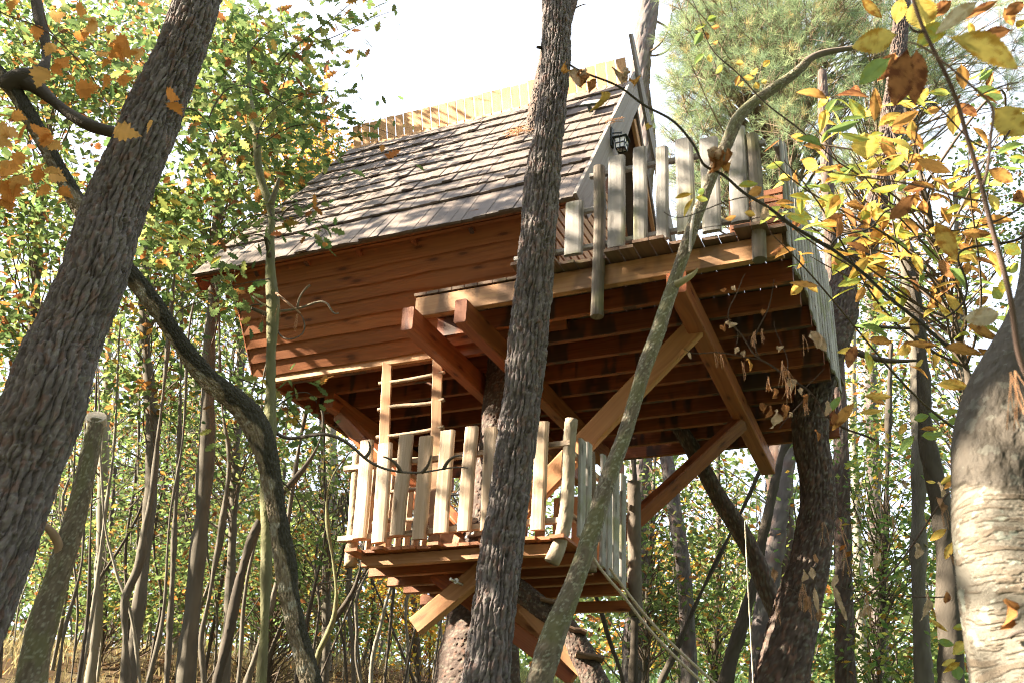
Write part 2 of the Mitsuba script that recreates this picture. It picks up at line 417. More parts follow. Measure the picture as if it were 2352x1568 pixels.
# front wall: lapped boards with a wild edge, leaning out towards the eave
w0, w1 = np.array([8.47, 6.30]), np.array([7.76, 7.345])
wd = (w1 - w0) / np.linalg.norm(w1 - w0)
WL = float(np.linalg.norm(w1 - w0))
wn = np.array([-wd[1], wd[0]])           # points out (towards -v)
if wn[0] > 0:
    wn = -wn
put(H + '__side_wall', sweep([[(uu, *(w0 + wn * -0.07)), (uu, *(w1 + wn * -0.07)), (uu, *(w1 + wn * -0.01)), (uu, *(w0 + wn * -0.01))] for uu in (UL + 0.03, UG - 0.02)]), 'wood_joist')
nb = 8
for i in range(nb):
    s0 = WL * i / nb - 0.012
    s1 = WL * (i + 1) / nb + 0.03
    secs = []
    for uu in np.linspace(UL, UG, 46):
        e = (vfbm(np.array([uu * 1.6 + i * 5.3, i * 2.7, 0.4]), 3, 11) - 0.5) * 0.045
        e += -0.04 * max(0.0, float(vnoise(np.array([uu * 2.1 + i * 9.7, i * 1.3, 4.4]), 5)) - 0.72) * 3
        a, b = w0 + wd * (s0 + e), w0 + wd * s1
        secs.append([(uu, *(a + wn * 0.004)), (uu, *(b + wn * 0.002)), (uu, *(b + wn * 0.012)), (uu, *(a + wn * 0.036))])
    put(H + '__side_wall__board', sweep(secs), 'wood_siding')
# left end: corner board, end wall and its scalloped overhang board
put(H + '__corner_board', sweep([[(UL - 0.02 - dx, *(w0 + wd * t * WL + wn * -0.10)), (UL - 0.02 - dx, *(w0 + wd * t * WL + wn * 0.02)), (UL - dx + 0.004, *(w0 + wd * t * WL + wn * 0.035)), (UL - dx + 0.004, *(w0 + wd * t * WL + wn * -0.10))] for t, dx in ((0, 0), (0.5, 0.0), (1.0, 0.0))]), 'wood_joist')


def wall_outline(z):
    """(v of the front face, v of the back face) of the end walls at height z."""
    if z < 7.345:
        f = 8.47 + (7.76 - 8.47) * (z - 6.30) / (7.345 - 6.30)
    else:
        f = 7.76 + (9.43 - 7.76) * (z - 7.345) / (9.98 - 7.345)
    return f, 2 * 9.43 - f


# end walls: horizontal boards, each cut to the outline; the gable wall towards the deck has open joints and a door panel
for U, name, mat in ((UL + 0.02, 'end_wall', 'wood_siding'), (UG, 'gable_wall', 'wood_gable')):
    z = 6.43
    while z < 9.8:
        hgt = 0.125
        f0, b0 = wall_outline(z)
        f1, b1 = wall_outline(z + hgt)
        f, b = max(f0, f1) + 0.01, min(b0, b1) - 0.01
        if name == 'gable_wall':
            if z > 8.55:
                break
            b = min(b, 9.56)
        if b - f > 0.1:
            put(f'{H}__{name}__board', plank((U, f, z + hgt / 2), (U, b, z + hgt / 2), hgt - 0.03, 0.028, (1, 0, 0), seg=8, wav=0.002, low=0.008, seed=int(z * 31)), mat)
        z += hgt
inner = [(8.52, 6.43), (7.84, 7.40), (9.43, 9.90), (11.02, 7.40), (10.34, 6.43)]
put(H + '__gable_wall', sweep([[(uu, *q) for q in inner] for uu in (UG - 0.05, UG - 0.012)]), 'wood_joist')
put(H + '__gable_panel', sweep([[(uu, *q) for q in [(8.57, 8.56), (9.43, 9.86), (10.29, 8.56)]] for uu in (UG - 0.01, UG + 0.012)]), 'panel_brown')
put(H + '__door', sweep([[(uu, *q) for q in [(9.58, 6.44), (9.58, 8.545), (10.27, 8.545), (10.75, 7.80), (10.30, 6.44)]] for uu in (UG - 0.01, UG + 0.016)]), 'panel_brown')
put(H + '__door_frame', beam((UG + 0.03, 10.0, 6.44), (UG + 0.03, 10.0, 8.54), 0.05, 0.05), 'wood_red')
put(H + '__door_frame', beam((UG + 0.03, 9.6, 6.44), (UG + 0.03, 9.6, 8.54), 0.05, 0.05), 'wood_gable')

# roof: sheathing, rafters, shingles in courses


def rake(s):
    return float(np.interp(rp0[1] + rd[1] * s, [7.18, 7.8, 8.3, 8.75, 9.15, 10.06], [-7.49, -7.42, -7.30, -7.12, -7.02, -6.90]))


RU = -3.0
put(H + '__roof', sweep([[roof_pt(rake(s) + 0.03, s, -0.075), roof_pt(RU - 0.0, s, -0.075), roof_pt(RU - 0.0, s, -0.05), roof_pt(rake(s) + 0.03, s, -0.05)] for s in (0.05, 0.8, 1.6, 2.4, RL - 0.03)]), 'wood_siding')
put(H + '__roof__eave_board', plank(roof_pt(-7.45, 0.035, -0.04), roof_pt(RU, 0.035, -0.04), 0.05, 0.03, (0, rn[0], rn[1]), seg=20, wav=0.003), 'wood_deck')
put(H + '__roof__eave_board', plank(roof_pt(-7.45, 0.07, -0.115), roof_pt(RU, 0.07, -0.115), 0.05, 0.03, (0, rn[0], rn[1]), seg=20, wav=0.003), 'wood_siding')
back = [(9.46, 10.02), (11.25, 7.18)]
put(H + '__back_roof', sweep([[(uu, 9.45, 10.0), (uu, 11.22, 7.18), (uu, 11.26, 7.22), (uu, 9.49, 10.05)] for uu in (-6.95, RU)]), 'wood_shingle')
uu = -6.72
while uu < -3.3:
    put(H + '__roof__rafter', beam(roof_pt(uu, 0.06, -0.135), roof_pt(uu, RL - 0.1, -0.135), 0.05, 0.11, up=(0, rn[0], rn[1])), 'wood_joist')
    uu += 0.645
edges = [-0.02, 0.62, 0.90, 1.16, 1.41, 1.67, 1.94, 2.22, 2.50, 2.78, 3.06, RL - 0.02]
late, n_sh = [], 0
for c in range(len(edges) - 1):
    s0, s1 = edges[c], min(edges[c + 1] + 0.16, RL)
    uu = rake(s0 + 0.1) + float(rng.uniform(-.03, .03))
    while uu < RU - 0.03:
        w = float(rng.uniform(0.095, 0.15)) if c else float(rng.uniform(0.10, 0.155))
        w = min(w, RU - uu)
        lo = s0 + float(rng.normal(0, 0.003)) - (0.008 if rng.random() < 0.08 else 0)
        g = 0.0028
        lift = 0.037 + float(rng.normal(0, 0.003)) + (0.012 if rng.random() < 0.1 else 0)
        th = 0.020 + float(rng.uniform(0, 0.006))
        base = -0.045
        tw = float(rng.normal(0, 0.002))
        secs = [[roof_pt(uu + g, lo, base + lift + tw), roof_pt(uu + w - g, lo + float(rng.normal(0, .003)), base + lift - tw), roof_pt(uu + w - g, lo, base + lift + th - tw), roof_pt(uu + g, lo, base + lift + th + tw)],
                [roof_pt(uu + g, s1, base + 0.002), roof_pt(uu + w - g, s1, base + 0.002), roof_pt(uu + w - g, s1, base + th), roof_pt(uu + g, s1, base + th)]]
        m = sweep(secs)
        if n_sh < 299:
            put(H + '__roof__shingle', m, 'wood_shingle')
        else:
            late.append(m)
        n_sh += 1
        uu += w
j = join(late)
say(put(H + '__roof__upper_shingles', j[:3], 'wood_shingle'), kind='stuff')
# the row of upright boards that carries the back slope on past the ridge
e0, ed = np.array([9.45, 10.02]), np.array([-0.30, 0.954])
uu = -6.88
while uu < RU - 0.05:
    w = float(rng.uniform(0.10, 0.118))
    hh = 0.33 + float(rng.normal(0, 0.006))
    a, b = e0 + ed * -0.05, e0 + ed * hh
    put(H + '__ridge_screen__board', sweep([[(uu, q[0], q[1]), (uu + w, q[0], q[1]), (uu + w, q[0] + 0.014, q[1] + 0.005), (uu, q[0] + 0.014, q[1] + 0.005)] for q in (a, b)]), 'wood_orange')
    put(H + '__ridge_screen__cap', sweep([[(uu + 0.002, e0[0] - 0.035 + dv, e0[1] - 0.035 + dz), (uu + w + 0.004, e0[0] - 0.035 + dv, e0[1] - 0.035 + dz), (uu + w + 0.004, e0[0] - 0.015 + dv, e0[1] - 0.035 + dz + 0.012), (uu + 0.002, e0[0] - 0.015 + dv, e0[1] - 0.035 + dz + 0.012)] for dv, dz in ((-0.01, -0.03), (0.0, 0.055))]), 'wood_orange')
    uu += w + float(rng.uniform(0.014, 0.021))
# bargeboards at the deck gable: broad weathered boards with a wild lower edge
secs = []
for s in np.linspace(-0.03, RL + 0.10, 22):
    lowr = 0.29 + 0.05 * (vfbm(np.array([s * 2.2, 3.3, 0.1]), 3, 2) - 0.5) + 0.07 * max(0, float(vnoise(np.array([s * 3.1, 1.0, 8.0]), 6)) - 0.6)
    lo = -lowr if s > 0.02 else -lowr
    sh = 0.12 if s < 0.0 else 0.0
    secs.append([roof_pt(RU + 0.012, s, 0.045), roof_pt(RU + 0.012, s + sh, lo), roof_pt(RU + 0.045, s + sh, lo), roof_pt(RU + 0.045, s, 0.045)])
put(H + '__bargeboard', sweep(secs), 'wood_barge')


def back_pt(u, s, off):
    q = np.array([9.22, 10.55]) + bdir * s + bno * off
    return (u, q[0], q[1])


bdir = np.array([1.02, -1.12]); bdir /= np.linalg.norm(bdir)
bno = np.array([bdir[1], -bdir[0]])
secs = [[back_pt(RU + 0.05, s, 0.0), back_pt(RU + 0.05, s, wdt), back_pt(RU + 0.085, s, wdt), back_pt(RU + 0.085, s, 0.0)] for s, wdt in ((0, 0.085), (0.3, 0.13), (0.62, 0.17), (0.9, 0.2), (1.4, 0.22), (2.2, 0.22), (3.6, 0.22))]
put(H + '__bargeboard', sweep(secs), 'wood_barge')
put(H + '__bargeboard__lining', beam((RU - 0.05, 9.62, 9.60), (RU - 0.05, 11.4, 7.2), 0.05, 0.10, up=(0, 0.7, 0.7)), 'wood_gable')
put(H + '__ridge_beam', beam((UG, 9.40, 9.58), (RU + 0.01, 9.40, 9.58), 0.10, 0.10), 'wood_gable')
# scalloped board at the left gable
secs = []
for s in np.linspace(0.0, 1.6, 24):
    lo = -0.20 - 0.03 * math.sin(s * 9.0) - 0.02 * math.sin(s * 23)
    secs.append([roof_pt(-7.46 + 0.02 * s, s, -0.05), roof_pt(-7.46 + 0.02 * s, s, lo), roof_pt(-7.44 + 0.02 * s, s, lo), roof_pt(-7.44 + 0.02 * s, s, -0.05)])
put(H + '__bargeboard', sweep(secs), 'wood_joist')

# deck railing: pickets (u, width, foot, head), posts, rails
for i, (u, w, z0, z1) in enumerate([(-3.20, .13, 6.46, 7.0), (-2.945, .172, 6.49, 7.05), (-2.543, .158, 6.48, 7.46), (-2.322, .129, 6.51, 7.50), (-2.119, .112, 6.48, 7.45), (-1.91, .158, 6.51, 7.49), (-1.687, .16, 6.47, 7.44), (-1.443, .158, 6.51, 7.49)]):
    put(H + '__railing__picket', halflog((u, 7.535, z0), (u + 0.005, 7.535, z1), w, 0.05, (0, -1, 0), seed=i + 3), 'wood_grey')
for u, z0, z1, r in [(-2.72, 5.85, 7.415, 0.056), (-1.31, 6.14, 7.40, 0.06), (-4.35, 6.2, 6.95, 0.05)][:2]:
    pts = [(u, 7.545, z0), (u + 0.006, 7.54, z0 + 0.5), (u - 0.004, 7.54, z1)]
    secs = []
    for t in np.linspace(0, 1, 9):
        z = z0 + (z1 - z0) * t
        a = np.linspace(0, 2 * np.pi, 13)[:-1]
        rr = r * (1 + 0.10 * (vnoise(np.stack([np.cos(a) * 1.5 + u * 9, np.sin(a) * 1.5, np.full(12, z * 4)], 1), 3) - 0.5))
        secs.append(np.stack([u + rr * np.cos(a) + 0.008 * math.sin(z * 3), 7.555 + rr * np.sin(a), np.full(12, z)], 1))
    put(H + '__railing__post', sweep(secs), 'wood_post')
for z0, z1, ua, ub in [(7.35, 7.315, -2.82, -1.20), (6.595, 6.585, -3.55, -1.20)]:
    put(H + '__railing__rail', beam((ua, 7.585, z0), (ub, 7.585, z1), 0.05, 0.045, up=(0, 0, 1)), 'wood_grey')
put(H + '__railing__rail', beam((-2.98, 7.60, 6.98), (-2.66, 7.58, 6.985), 0.04, 0.05), 'wood_grey')
v = 7.62
i = 0
while v < 10.6:
    w = float(rng.uniform(0.10, 0.15))
    z0 = 6.20 + 0.08 * float(rng.normal(0, 0.7))
    put(H + '__side_railing__picket', halflog((-1.092, v + w / 2, z0), (-1.092, v + w / 2, 7.42 + float(rng.normal(0, .04))), w, 0.018, (1, 0, 0), seg=5, seed=40 + i, wav=0.012), 'wood_grey')
    v += w + float(rng.uniform(0.05, 0.10))
    i += 1
for z in (6.6, 7.3):
    put(H + '__side_railing__rail', beam((-1.115, 7.6, z), (-1.125, 10.7, z), 0.04, 0.05), 'wood_grey')
u = -3.2
while u < -1.2:
    put(H + '__rear_railing__picket', halflog((u, 11.95, 6.5), (u, 11.95, 7.45), 0.12, 0.03, (0, 1, 0), seg=3, seed=80 + int(-10 * u)), 'wood_grey')
    u += 0.2
# a slatted bench back behind the railing
for i in range(9):
    put(H + '__bench__slat', beam((-1.66, 8.2, 6.62 + 0.075 * i), (-1.18, 8.2, 6.62 + 0.075 * i), 0.02, 0.062), 'panel_brown')
put(H + '__bench__leg', beam((-1.66, 8.24, 6.43), (-1.66, 8.24, 7.28), 0.04, 0.04, up=(0, 1, 0)), 'panel_brown')
put(H + '__bench__leg', beam((-1.18, 8.24, 6.43), (-1.18, 8.24, 7.28), 0.04, 0.04, up=(0, 1, 0)), 'panel_brown')

# ----------------------------------------------------------------------------- lantern, lamp on the roof
L = 'lantern'
say(L, 'black metal lantern with frosted panes hanging on the grey bargeboard', 'lantern')
lc = np.array([-2.85, 8.586, 8.45])
LSC = 0.54


def lp(x, y, z):
    return lc + np.array([x, y, z]) * LSC


put(L + '__roof', sweep([[lp(sx * a, sy * a, z) for sx, sy in ((-1, -1), (1, -1), (1, 1), (-1, 1))] for a, z in ((0.150, 0.105), (0.145, 0.125), (0.06, 0.165), (0.02, 0.185))]), 'black_metal')
bars = []
tp, bt, bw = 0.105, 0.085, 0.011
for sx in (-1, 0, 1):
    for sy in (-1, 0, 1):
        if sx or sy:
            bars.append(beam(lp(sx * tp, sy * tp, 0.105), lp(sx * bt, sy * bt, -0.135), bw, bw, up=(0, 1, 0.01), jit=0, ch=0.001))
for z, a in ((-0.135, bt), (-0.02, 0.095), (0.10, tp)):
    for s_ in (-1, 1):
        bars.append(beam(lp(-a, s_ * a, z), lp(a, s_ * a, z), bw, bw, jit=0, ch=0.001))
        bars.append(beam(lp(s_ * a, -a, z), lp(s_ * a, a, z), bw, bw, jit=0, ch=0.001))
put(L + '__frame', join(bars)[:2], 'black_metal')
for sx, sy in ((0, -1), (1, 0), (0, 1), (-1, 0)):
    a = np.array([sx, sy, 0.0])
    t = np.array([-sy, sx, 0.0])
    put(L + '__pane', sweep([[lc + LSC * (a * (r + o) * 0.97 + t * r * 0.97 * e + (0, 0, z)) for o, e in ((0, -1), (0, 1), (-0.006, 1), (-0.006, -1))] for r, z in ((bt, -0.13), (tp, 0.10))]), 'frosted_glass')
put(L + '__bracket', join([beam((-2.945, 8.56, 8.42), (-2.945, 8.56, 8.66), 0.07, 0.02, up=(1, 0, 0), jit=0), beam((-2.95, 8.56, 8.60), (-2.85, 8.586, 8.60), 0.016, 0.016, jit=0), beam((-2.85, 8.586, 8.54), (-2.85, 8.586, 8.61), 0.016, 0.016, up=(0, 1, 0), jit=0)])[:2], 'black_metal')

S = 'solar_lamp'
say(S, 'small solar lamp with pale square panel standing on the shingles near the ridge', 'lamp')
d = RIGHT * (1360 - 1176) / FPX - UP * (247 - 784) / FPX + FWD
dl = np.array([d @ AX, d @ BX, d[2]])
nn = np.array([0, rn[0], rn[1]])
base = np.array([0, rp0[0], rp0[1]]) + nn * 0.06
sp = np.array([0, 0, EYE]) + dl * (((base - np.array([0, 0, EYE])) @ nn) / (dl @ nn))
ru, rs_ = np.array([1.0, 0, 0]), np.array([0, rd[0], rd[1]])
pn = np.array([0.1, -0.75, 0.66]); pn /= np.linalg.norm(pn)
pu = np.array([1.0, 0.1, -0.05]); pu -= pn * (pu @ pn); pu /= np.linalg.norm(pu)
pv = np.cross(pn, pu)
pc = sp + nn * 0.05
put(S + '__panel', sweep([[pc + pu * a * 0.10 + pv * b * 0.10 + pn * o for a, b in ((-1, -1), (1, -1), (1, 1), (-1, 1))] for o in (0.012, 0.016)]), 'solar_glass')
put(S + '__frame', sweep([[pc + pu * a * 0.112 + pv * b * 0.112 + pn * o for a, b in ((-1, -1), (1, -1), (1, 1), (-1, 1))] for o in (-0.012, 0.0115)]), 'black_metal')
put(S + '__foot', beam(sp - nn * 0.02 - rs_ * 0.11, pc - pv * 0.09, 0.05, 0.04, up=(1, 0, 0)), 'black_metal')

# ----------------------------------------------------------------------------- the lower landing
D = 'lower_landing'
say(D, 'small railed wooden landing below the tree house, braced to the pine trunk', 'landing')
ZL = 3.83
for i, (v, u0, u1, zz) in enumerate([(7.70, -4.90, -3.05, 0.0), (8.02, -5.02, -3.03, 0.0), (8.36, -5.02, -3.03, 0), (8.66, -5.02, -2.98, 0), (8.96, -5.0, -2.98, -0.04), (9.25, -4.6, -2.96, -0.12)]):
    put(D + ('__front_beam' if i == 0 else '__joist'), beam((u0, v, ZL + 0.05 + zz), (u1, v, ZL + 0.05 + zz), 0.06, 0.10), 'wood_amber' if i == 0 else 'wood_siding')
u = -5.0
i = 0
while u < -3.05:
    w = float(rng.uniform(0.10, 0.14))
    put(D + '__plank', plank((u + w / 2, 7.58 + float(rng.choice([-.05, 0, .03])), ZL + 0.107), (u + w / 2, 9.3, ZL + 0.107), w, 0.028, (0, 0, 1), wav=0.002, seed=i), 'wood_siding')
    u += w + 0.008
    i += 1
for i, (u, ub, w, z0, z1) in enumerate([(-4.945, -4.925, .135, 4.07, 4.98), (-4.75, -4.715, .138, 4.02, 4.93), (-4.545, -4.545, .135, 4.07, 4.99), (-4.33, -4.33, .134, 4.02, 4.95), (-4.125, -4.12, .137, 4.06, 4.98), (-3.89, -3.905, .124, 4.06, 4.99), (-3.70, -3.70, .12, 4.05, 4.96), (-3.47, -3.47, .13, 4.05, 4.97), (-3.225, -3.235, .12, 4.02, 4.955)]):
    put(D + '__railing__picket', halflog((ub, 7.635, z0), (u, 7.625, z1), w, 0.042, (0, -1, 0), seed=120 + i, wav=0.009), 'wood_fresh')
for z, ua, ub in ((4.755, -5.20, -2.99), (4.10, -5.17, -3.01)):
    put(D + '__railing__rail', beam((ua, 7.675, z), (ub, 7.675, z + 0.005), 0.045, 0.052), 'wood_fresh')


def raw_log(pts, r, name, colr, seed=0, k=14, n=26, rough=0.12):
    P, R, s = resample([W(np.array(p)) for p in pts], n, [r] * len(pts) if np.isscalar(r) else r)
    t, a, b = ring_frames(P)
    th = np.arange(k) * 2 * np.pi / k
    off = np.stack([np.cos(th)[None] + 0 * s[:, None], np.sin(th)[None] + 0 * s[:, None], s[:, None] * 6 + 0 * th[None]], -1)
    rr = R[:, None] * (1 + rough * 2 * (vfbm(off * 1.6 + seed * 7.7, 3, seed) - 0.5))
    V = (P[:, None] + rr[..., None] * (np.cos(th)[None, :, None] * a[:, None] + np.sin(th)[None, :, None] * b[:, None])).reshape(-1, 3)
    F = grid_faces(n, k)
    m = len(V)
    jj = np.arange(k)
    V = np.vstack([V, P[:1], P[-1:]])
    F = np.vstack([F, np.stack([(jj + 1) % k, jj, np.full(k, m)], 1), np.stack([(n - 1) * k + jj, (n - 1) * k + (jj + 1) % k, np.full(k, m + 1)], 1)])
    q = V[F[0]]
    if np.dot(np.cross(q[1] - q[0], q[2] - q[0]), q.mean(0) - P[0]) < 0:
        F = F[:, ::-1]
    g = vfbm(V * np.array([30, 30, 14.0]), 3, seed)[:, None]
    C = np.asarray(colr[0]) * (1 - g) + np.asarray(colr[1]) * g
    return V, F, np.zeros((len(V), 2)), C


BK = ((0.10, 0.075, 0.055), (0.42, 0.34, 0.25))
put(D + '__railing__post', raw_log([(-5.05, 7.73, 3.86), (-5.07, 7.72, 4.3), (-5.11, 7.72, 4.92)], [0.058, 0.05, 0.045], '', ((0.16, 0.11, 0.07), (0.50, 0.40, 0.28)), 3), 'bark', smooth=True)
put(D + '__railing__post', raw_log([(-3.12, 7.66, 3.76), (-3.03, 7.70, 4.15), (-3.02, 7.71, 4.6), (-3.00, 7.71, 4.99)], [0.062, 0.06, 0.056, 0.056], '', ((0.13, 0.10, 0.07), (0.44, 0.37, 0.28)), 4), 'bark', smooth=True)
put(D + '__railing__post', raw_log([(-2.97, 8.15, 3.8), (-2.98, 8.15, 4.5), (-3.0, 8.15, 4.85)], 0.05, '', ((0.10, 0.07, 0.05), (0.26, 0.20, 0.15)), 5), 'bark', smooth=True)
put(D + '__railing__post', raw_log([(-2.94, 9.28, 3.68), (-2.95, 9.28, 4.4), (-2.95, 9.28, 4.95)], 0.065, '', ((0.07, 0.055, 0.045), (0.18, 0.15, 0.12)), 6), 'bark', smooth=True)
for i, (v, w, z0) in enumerate([(7.86, .13, 4.0), (8.02, .12, 3.96), (8.4, .10, 3.9), (8.56, .12, 3.86), (8.74, .16, 3.88), (8.95, .13, 3.86)]):
    put(D + '__side_railing__picket', halflog((-2.965, v, z0), (-2.965, v, 4.85 + 0.03 * (i % 3)), w, 0.03, (1, 0, 0), seed=150 + i, wav=0.012), 'wood_grey')
for z in (4.16, 4.7):
    put(D + '__side_railing__rail', beam((-3.0, 7.75, z), (-3.0, 9.2, z), 0.04, 0.05), 'wood_fresh')
for i in range(7):
    put(D + '__side_railing__picket', halflog((-5.05, 8.0 + 0.17 * i, 4.0), (-5.06, 8.0 + 0.17 * i, 4.9), 0.10, 0.03, (-1, 0, 0), seg=3, seed=170 + i), 'wood_fresh')
for i in range(9):
    put(D + '__rear_railing__picket', halflog((-4.7 + 0.19 * i, 9.33, 4.0), (-4.7 + 0.19 * i, 9.33, 4.88), 0.10, 0.03, (0, 1, 0), seg=3, seed=190 + i), 'wood_amber')
# crossed braces on the face of the trunk, with a bolt
X = put(D + '__brace', beam((-4.42, 7.86, 3.34), (-3.60, 8.02, 4.06), 0.09, 0.165, up=(0.66, 0, -0.75), ch=0.01), 'wood_amber')
put(D + '__brace', beam((-4.42, 8.14, 3.86), (-3.15, 8.30, 2.98), 0.09, 0.15, up=(0.57, 0, 0.82), ch=0.01), 'wood_red')
put(D + '__brace', beam((-4.0, 8.62, 3.70), (-3.15, 8.62, 3.12), 0.10, 0.17, up=(0.57, 0, 0.82), ch=0.01), 'wood_amber')
bm = join([tube([W(np.array((-4.02, 7.93, 3.685))), W(np.array((-4.06, 7.74, 3.70)))], 0.013, 10, 4), tube([W(np.array((-4.03, 7.80, 3.695))), W(np.array((-4.032, 7.785, 3.695)))], 0.026, 8, 3)])
put(X + '__bolt', bm[:2], 'steel')
# a folded plank stack leaning behind the railing (the top flight of the stair)
for i in range(4):
    put(D + '__stair_tread', beam((-4.75 + 0.13 * i, 9.05, 4.55 - 0.13 * i), (-4.40 + 0.13 * i, 8.75, 4.55 - 0.13 * i), 0.12, 0.028), 'wood_grey')
put(D + '__stringer', beam((-4.95, 8.95, 4.55), (-4.1, 8.75, 4.0), 0.04, 0.16, up=(0.5, 0, 0.8)), 'wood_amber')

# ----------------------------------------------------------------------------- ladder from the landing to the hatch
A = 'ladder'
say(A, 'wooden ladder with branch rungs rising from the landing to the hatch', 'ladder')
lf = lambda t: np.array([-4.80 - 0.62 * t, 7.80 + 0.74 * t, 3.96 + 2.36 * t])
rf = lambda t: np.array([-4.27 - 0.55 * t, 7.80 + 0.74 * t, 3.96 + 2.36 * t])
put(A + '__rail', beam(lf(0), lf(0.985), 0.055, 0.10, up=(0.95, 0.32, 0)), 'wood_ladder')
put(A + '__rail', beam(rf(0), rf(1.0), 0.055, 0.10, up=(0.95, 0.32, 0)), 'wood_ladder')
for i, t in enumerate((0.14, 0.28, 0.42, 0.555, 0.70, 0.85)):
    a, b = lf(t) + (-0.09, 0, 0), rf(t) + (0.08, 0, 0.02)
    put(A + '__rung', raw_log([a, a * 0.7 + b * 0.3 + (0, 0, 0.012 * (-1) ** i), a * 0.35 + b * 0.65 + (0, 0, -0.012), b], 0.021, '', ((0.10, 0.07, 0.05), (0.40, 0.31, 0.22)), 20 + i, k=9, n=16), 'bark', smooth=True)

# ----------------------------------------------------------------------------- trunks and bark
def plates(a, s, circ, w, h, seed, warp=0.35):
    """(groove profile 0..1, plate number) of bark plates on a cylinder: a around, s along, in metres."""
    r = np.random.default_rng(seed)
    nx = max(4, int(round(circ / w)))
    ny = int(math.ceil((s.max() - s.min()) / h)) + 3
    X, Y = np.meshgrid(np.arange(nx), np.arange(ny), indexing='ij')
    sx = (X + 0.5 + r.uniform(-.42, .42, X.shape)) * (circ / nx) / w
    sy = (Y - 1 + (X % 2) * 0.5 + r.uniform(-.45, .45, X.shape)) + s.min() / h
    pts = np.stack([sx.ravel(), sy.ravel()], 1)
    per = circ / w
    allp = np.vstack([pts, pts + [per, 0], pts - [per, 0]])
    p3 = np.stack([np.cos(a / circ * 2 * np.pi) * circ / 6.28 / w, np.sin(a / circ * 2 * np.pi) * circ / 6.28 / w, s / h], -1)
    wx = (vfbm(p3 * 1.3, 3, seed) - 0.5) * 2 * warp
    wy = (vfbm(p3 * 1.3 + 40, 3, seed + 1) - 0.5) * 2 * warp
    tree = cKDTree(allp)
    d, i = tree.query(np.stack([(a / w + wx).ravel(), (s / h + wy).ravel()], 1), k=2)
    e = (d[:, 1] - d[:, 0]).reshape(a.shape)
    dv = np.abs(allp[i[:, 0]] - allp[i[:, 1]])
    return e, (i[:, 0] % len(pts)).reshape(a.shape), (dv[:, 0] / (dv.sum(1) + 1e-9)).reshape(a.shape)


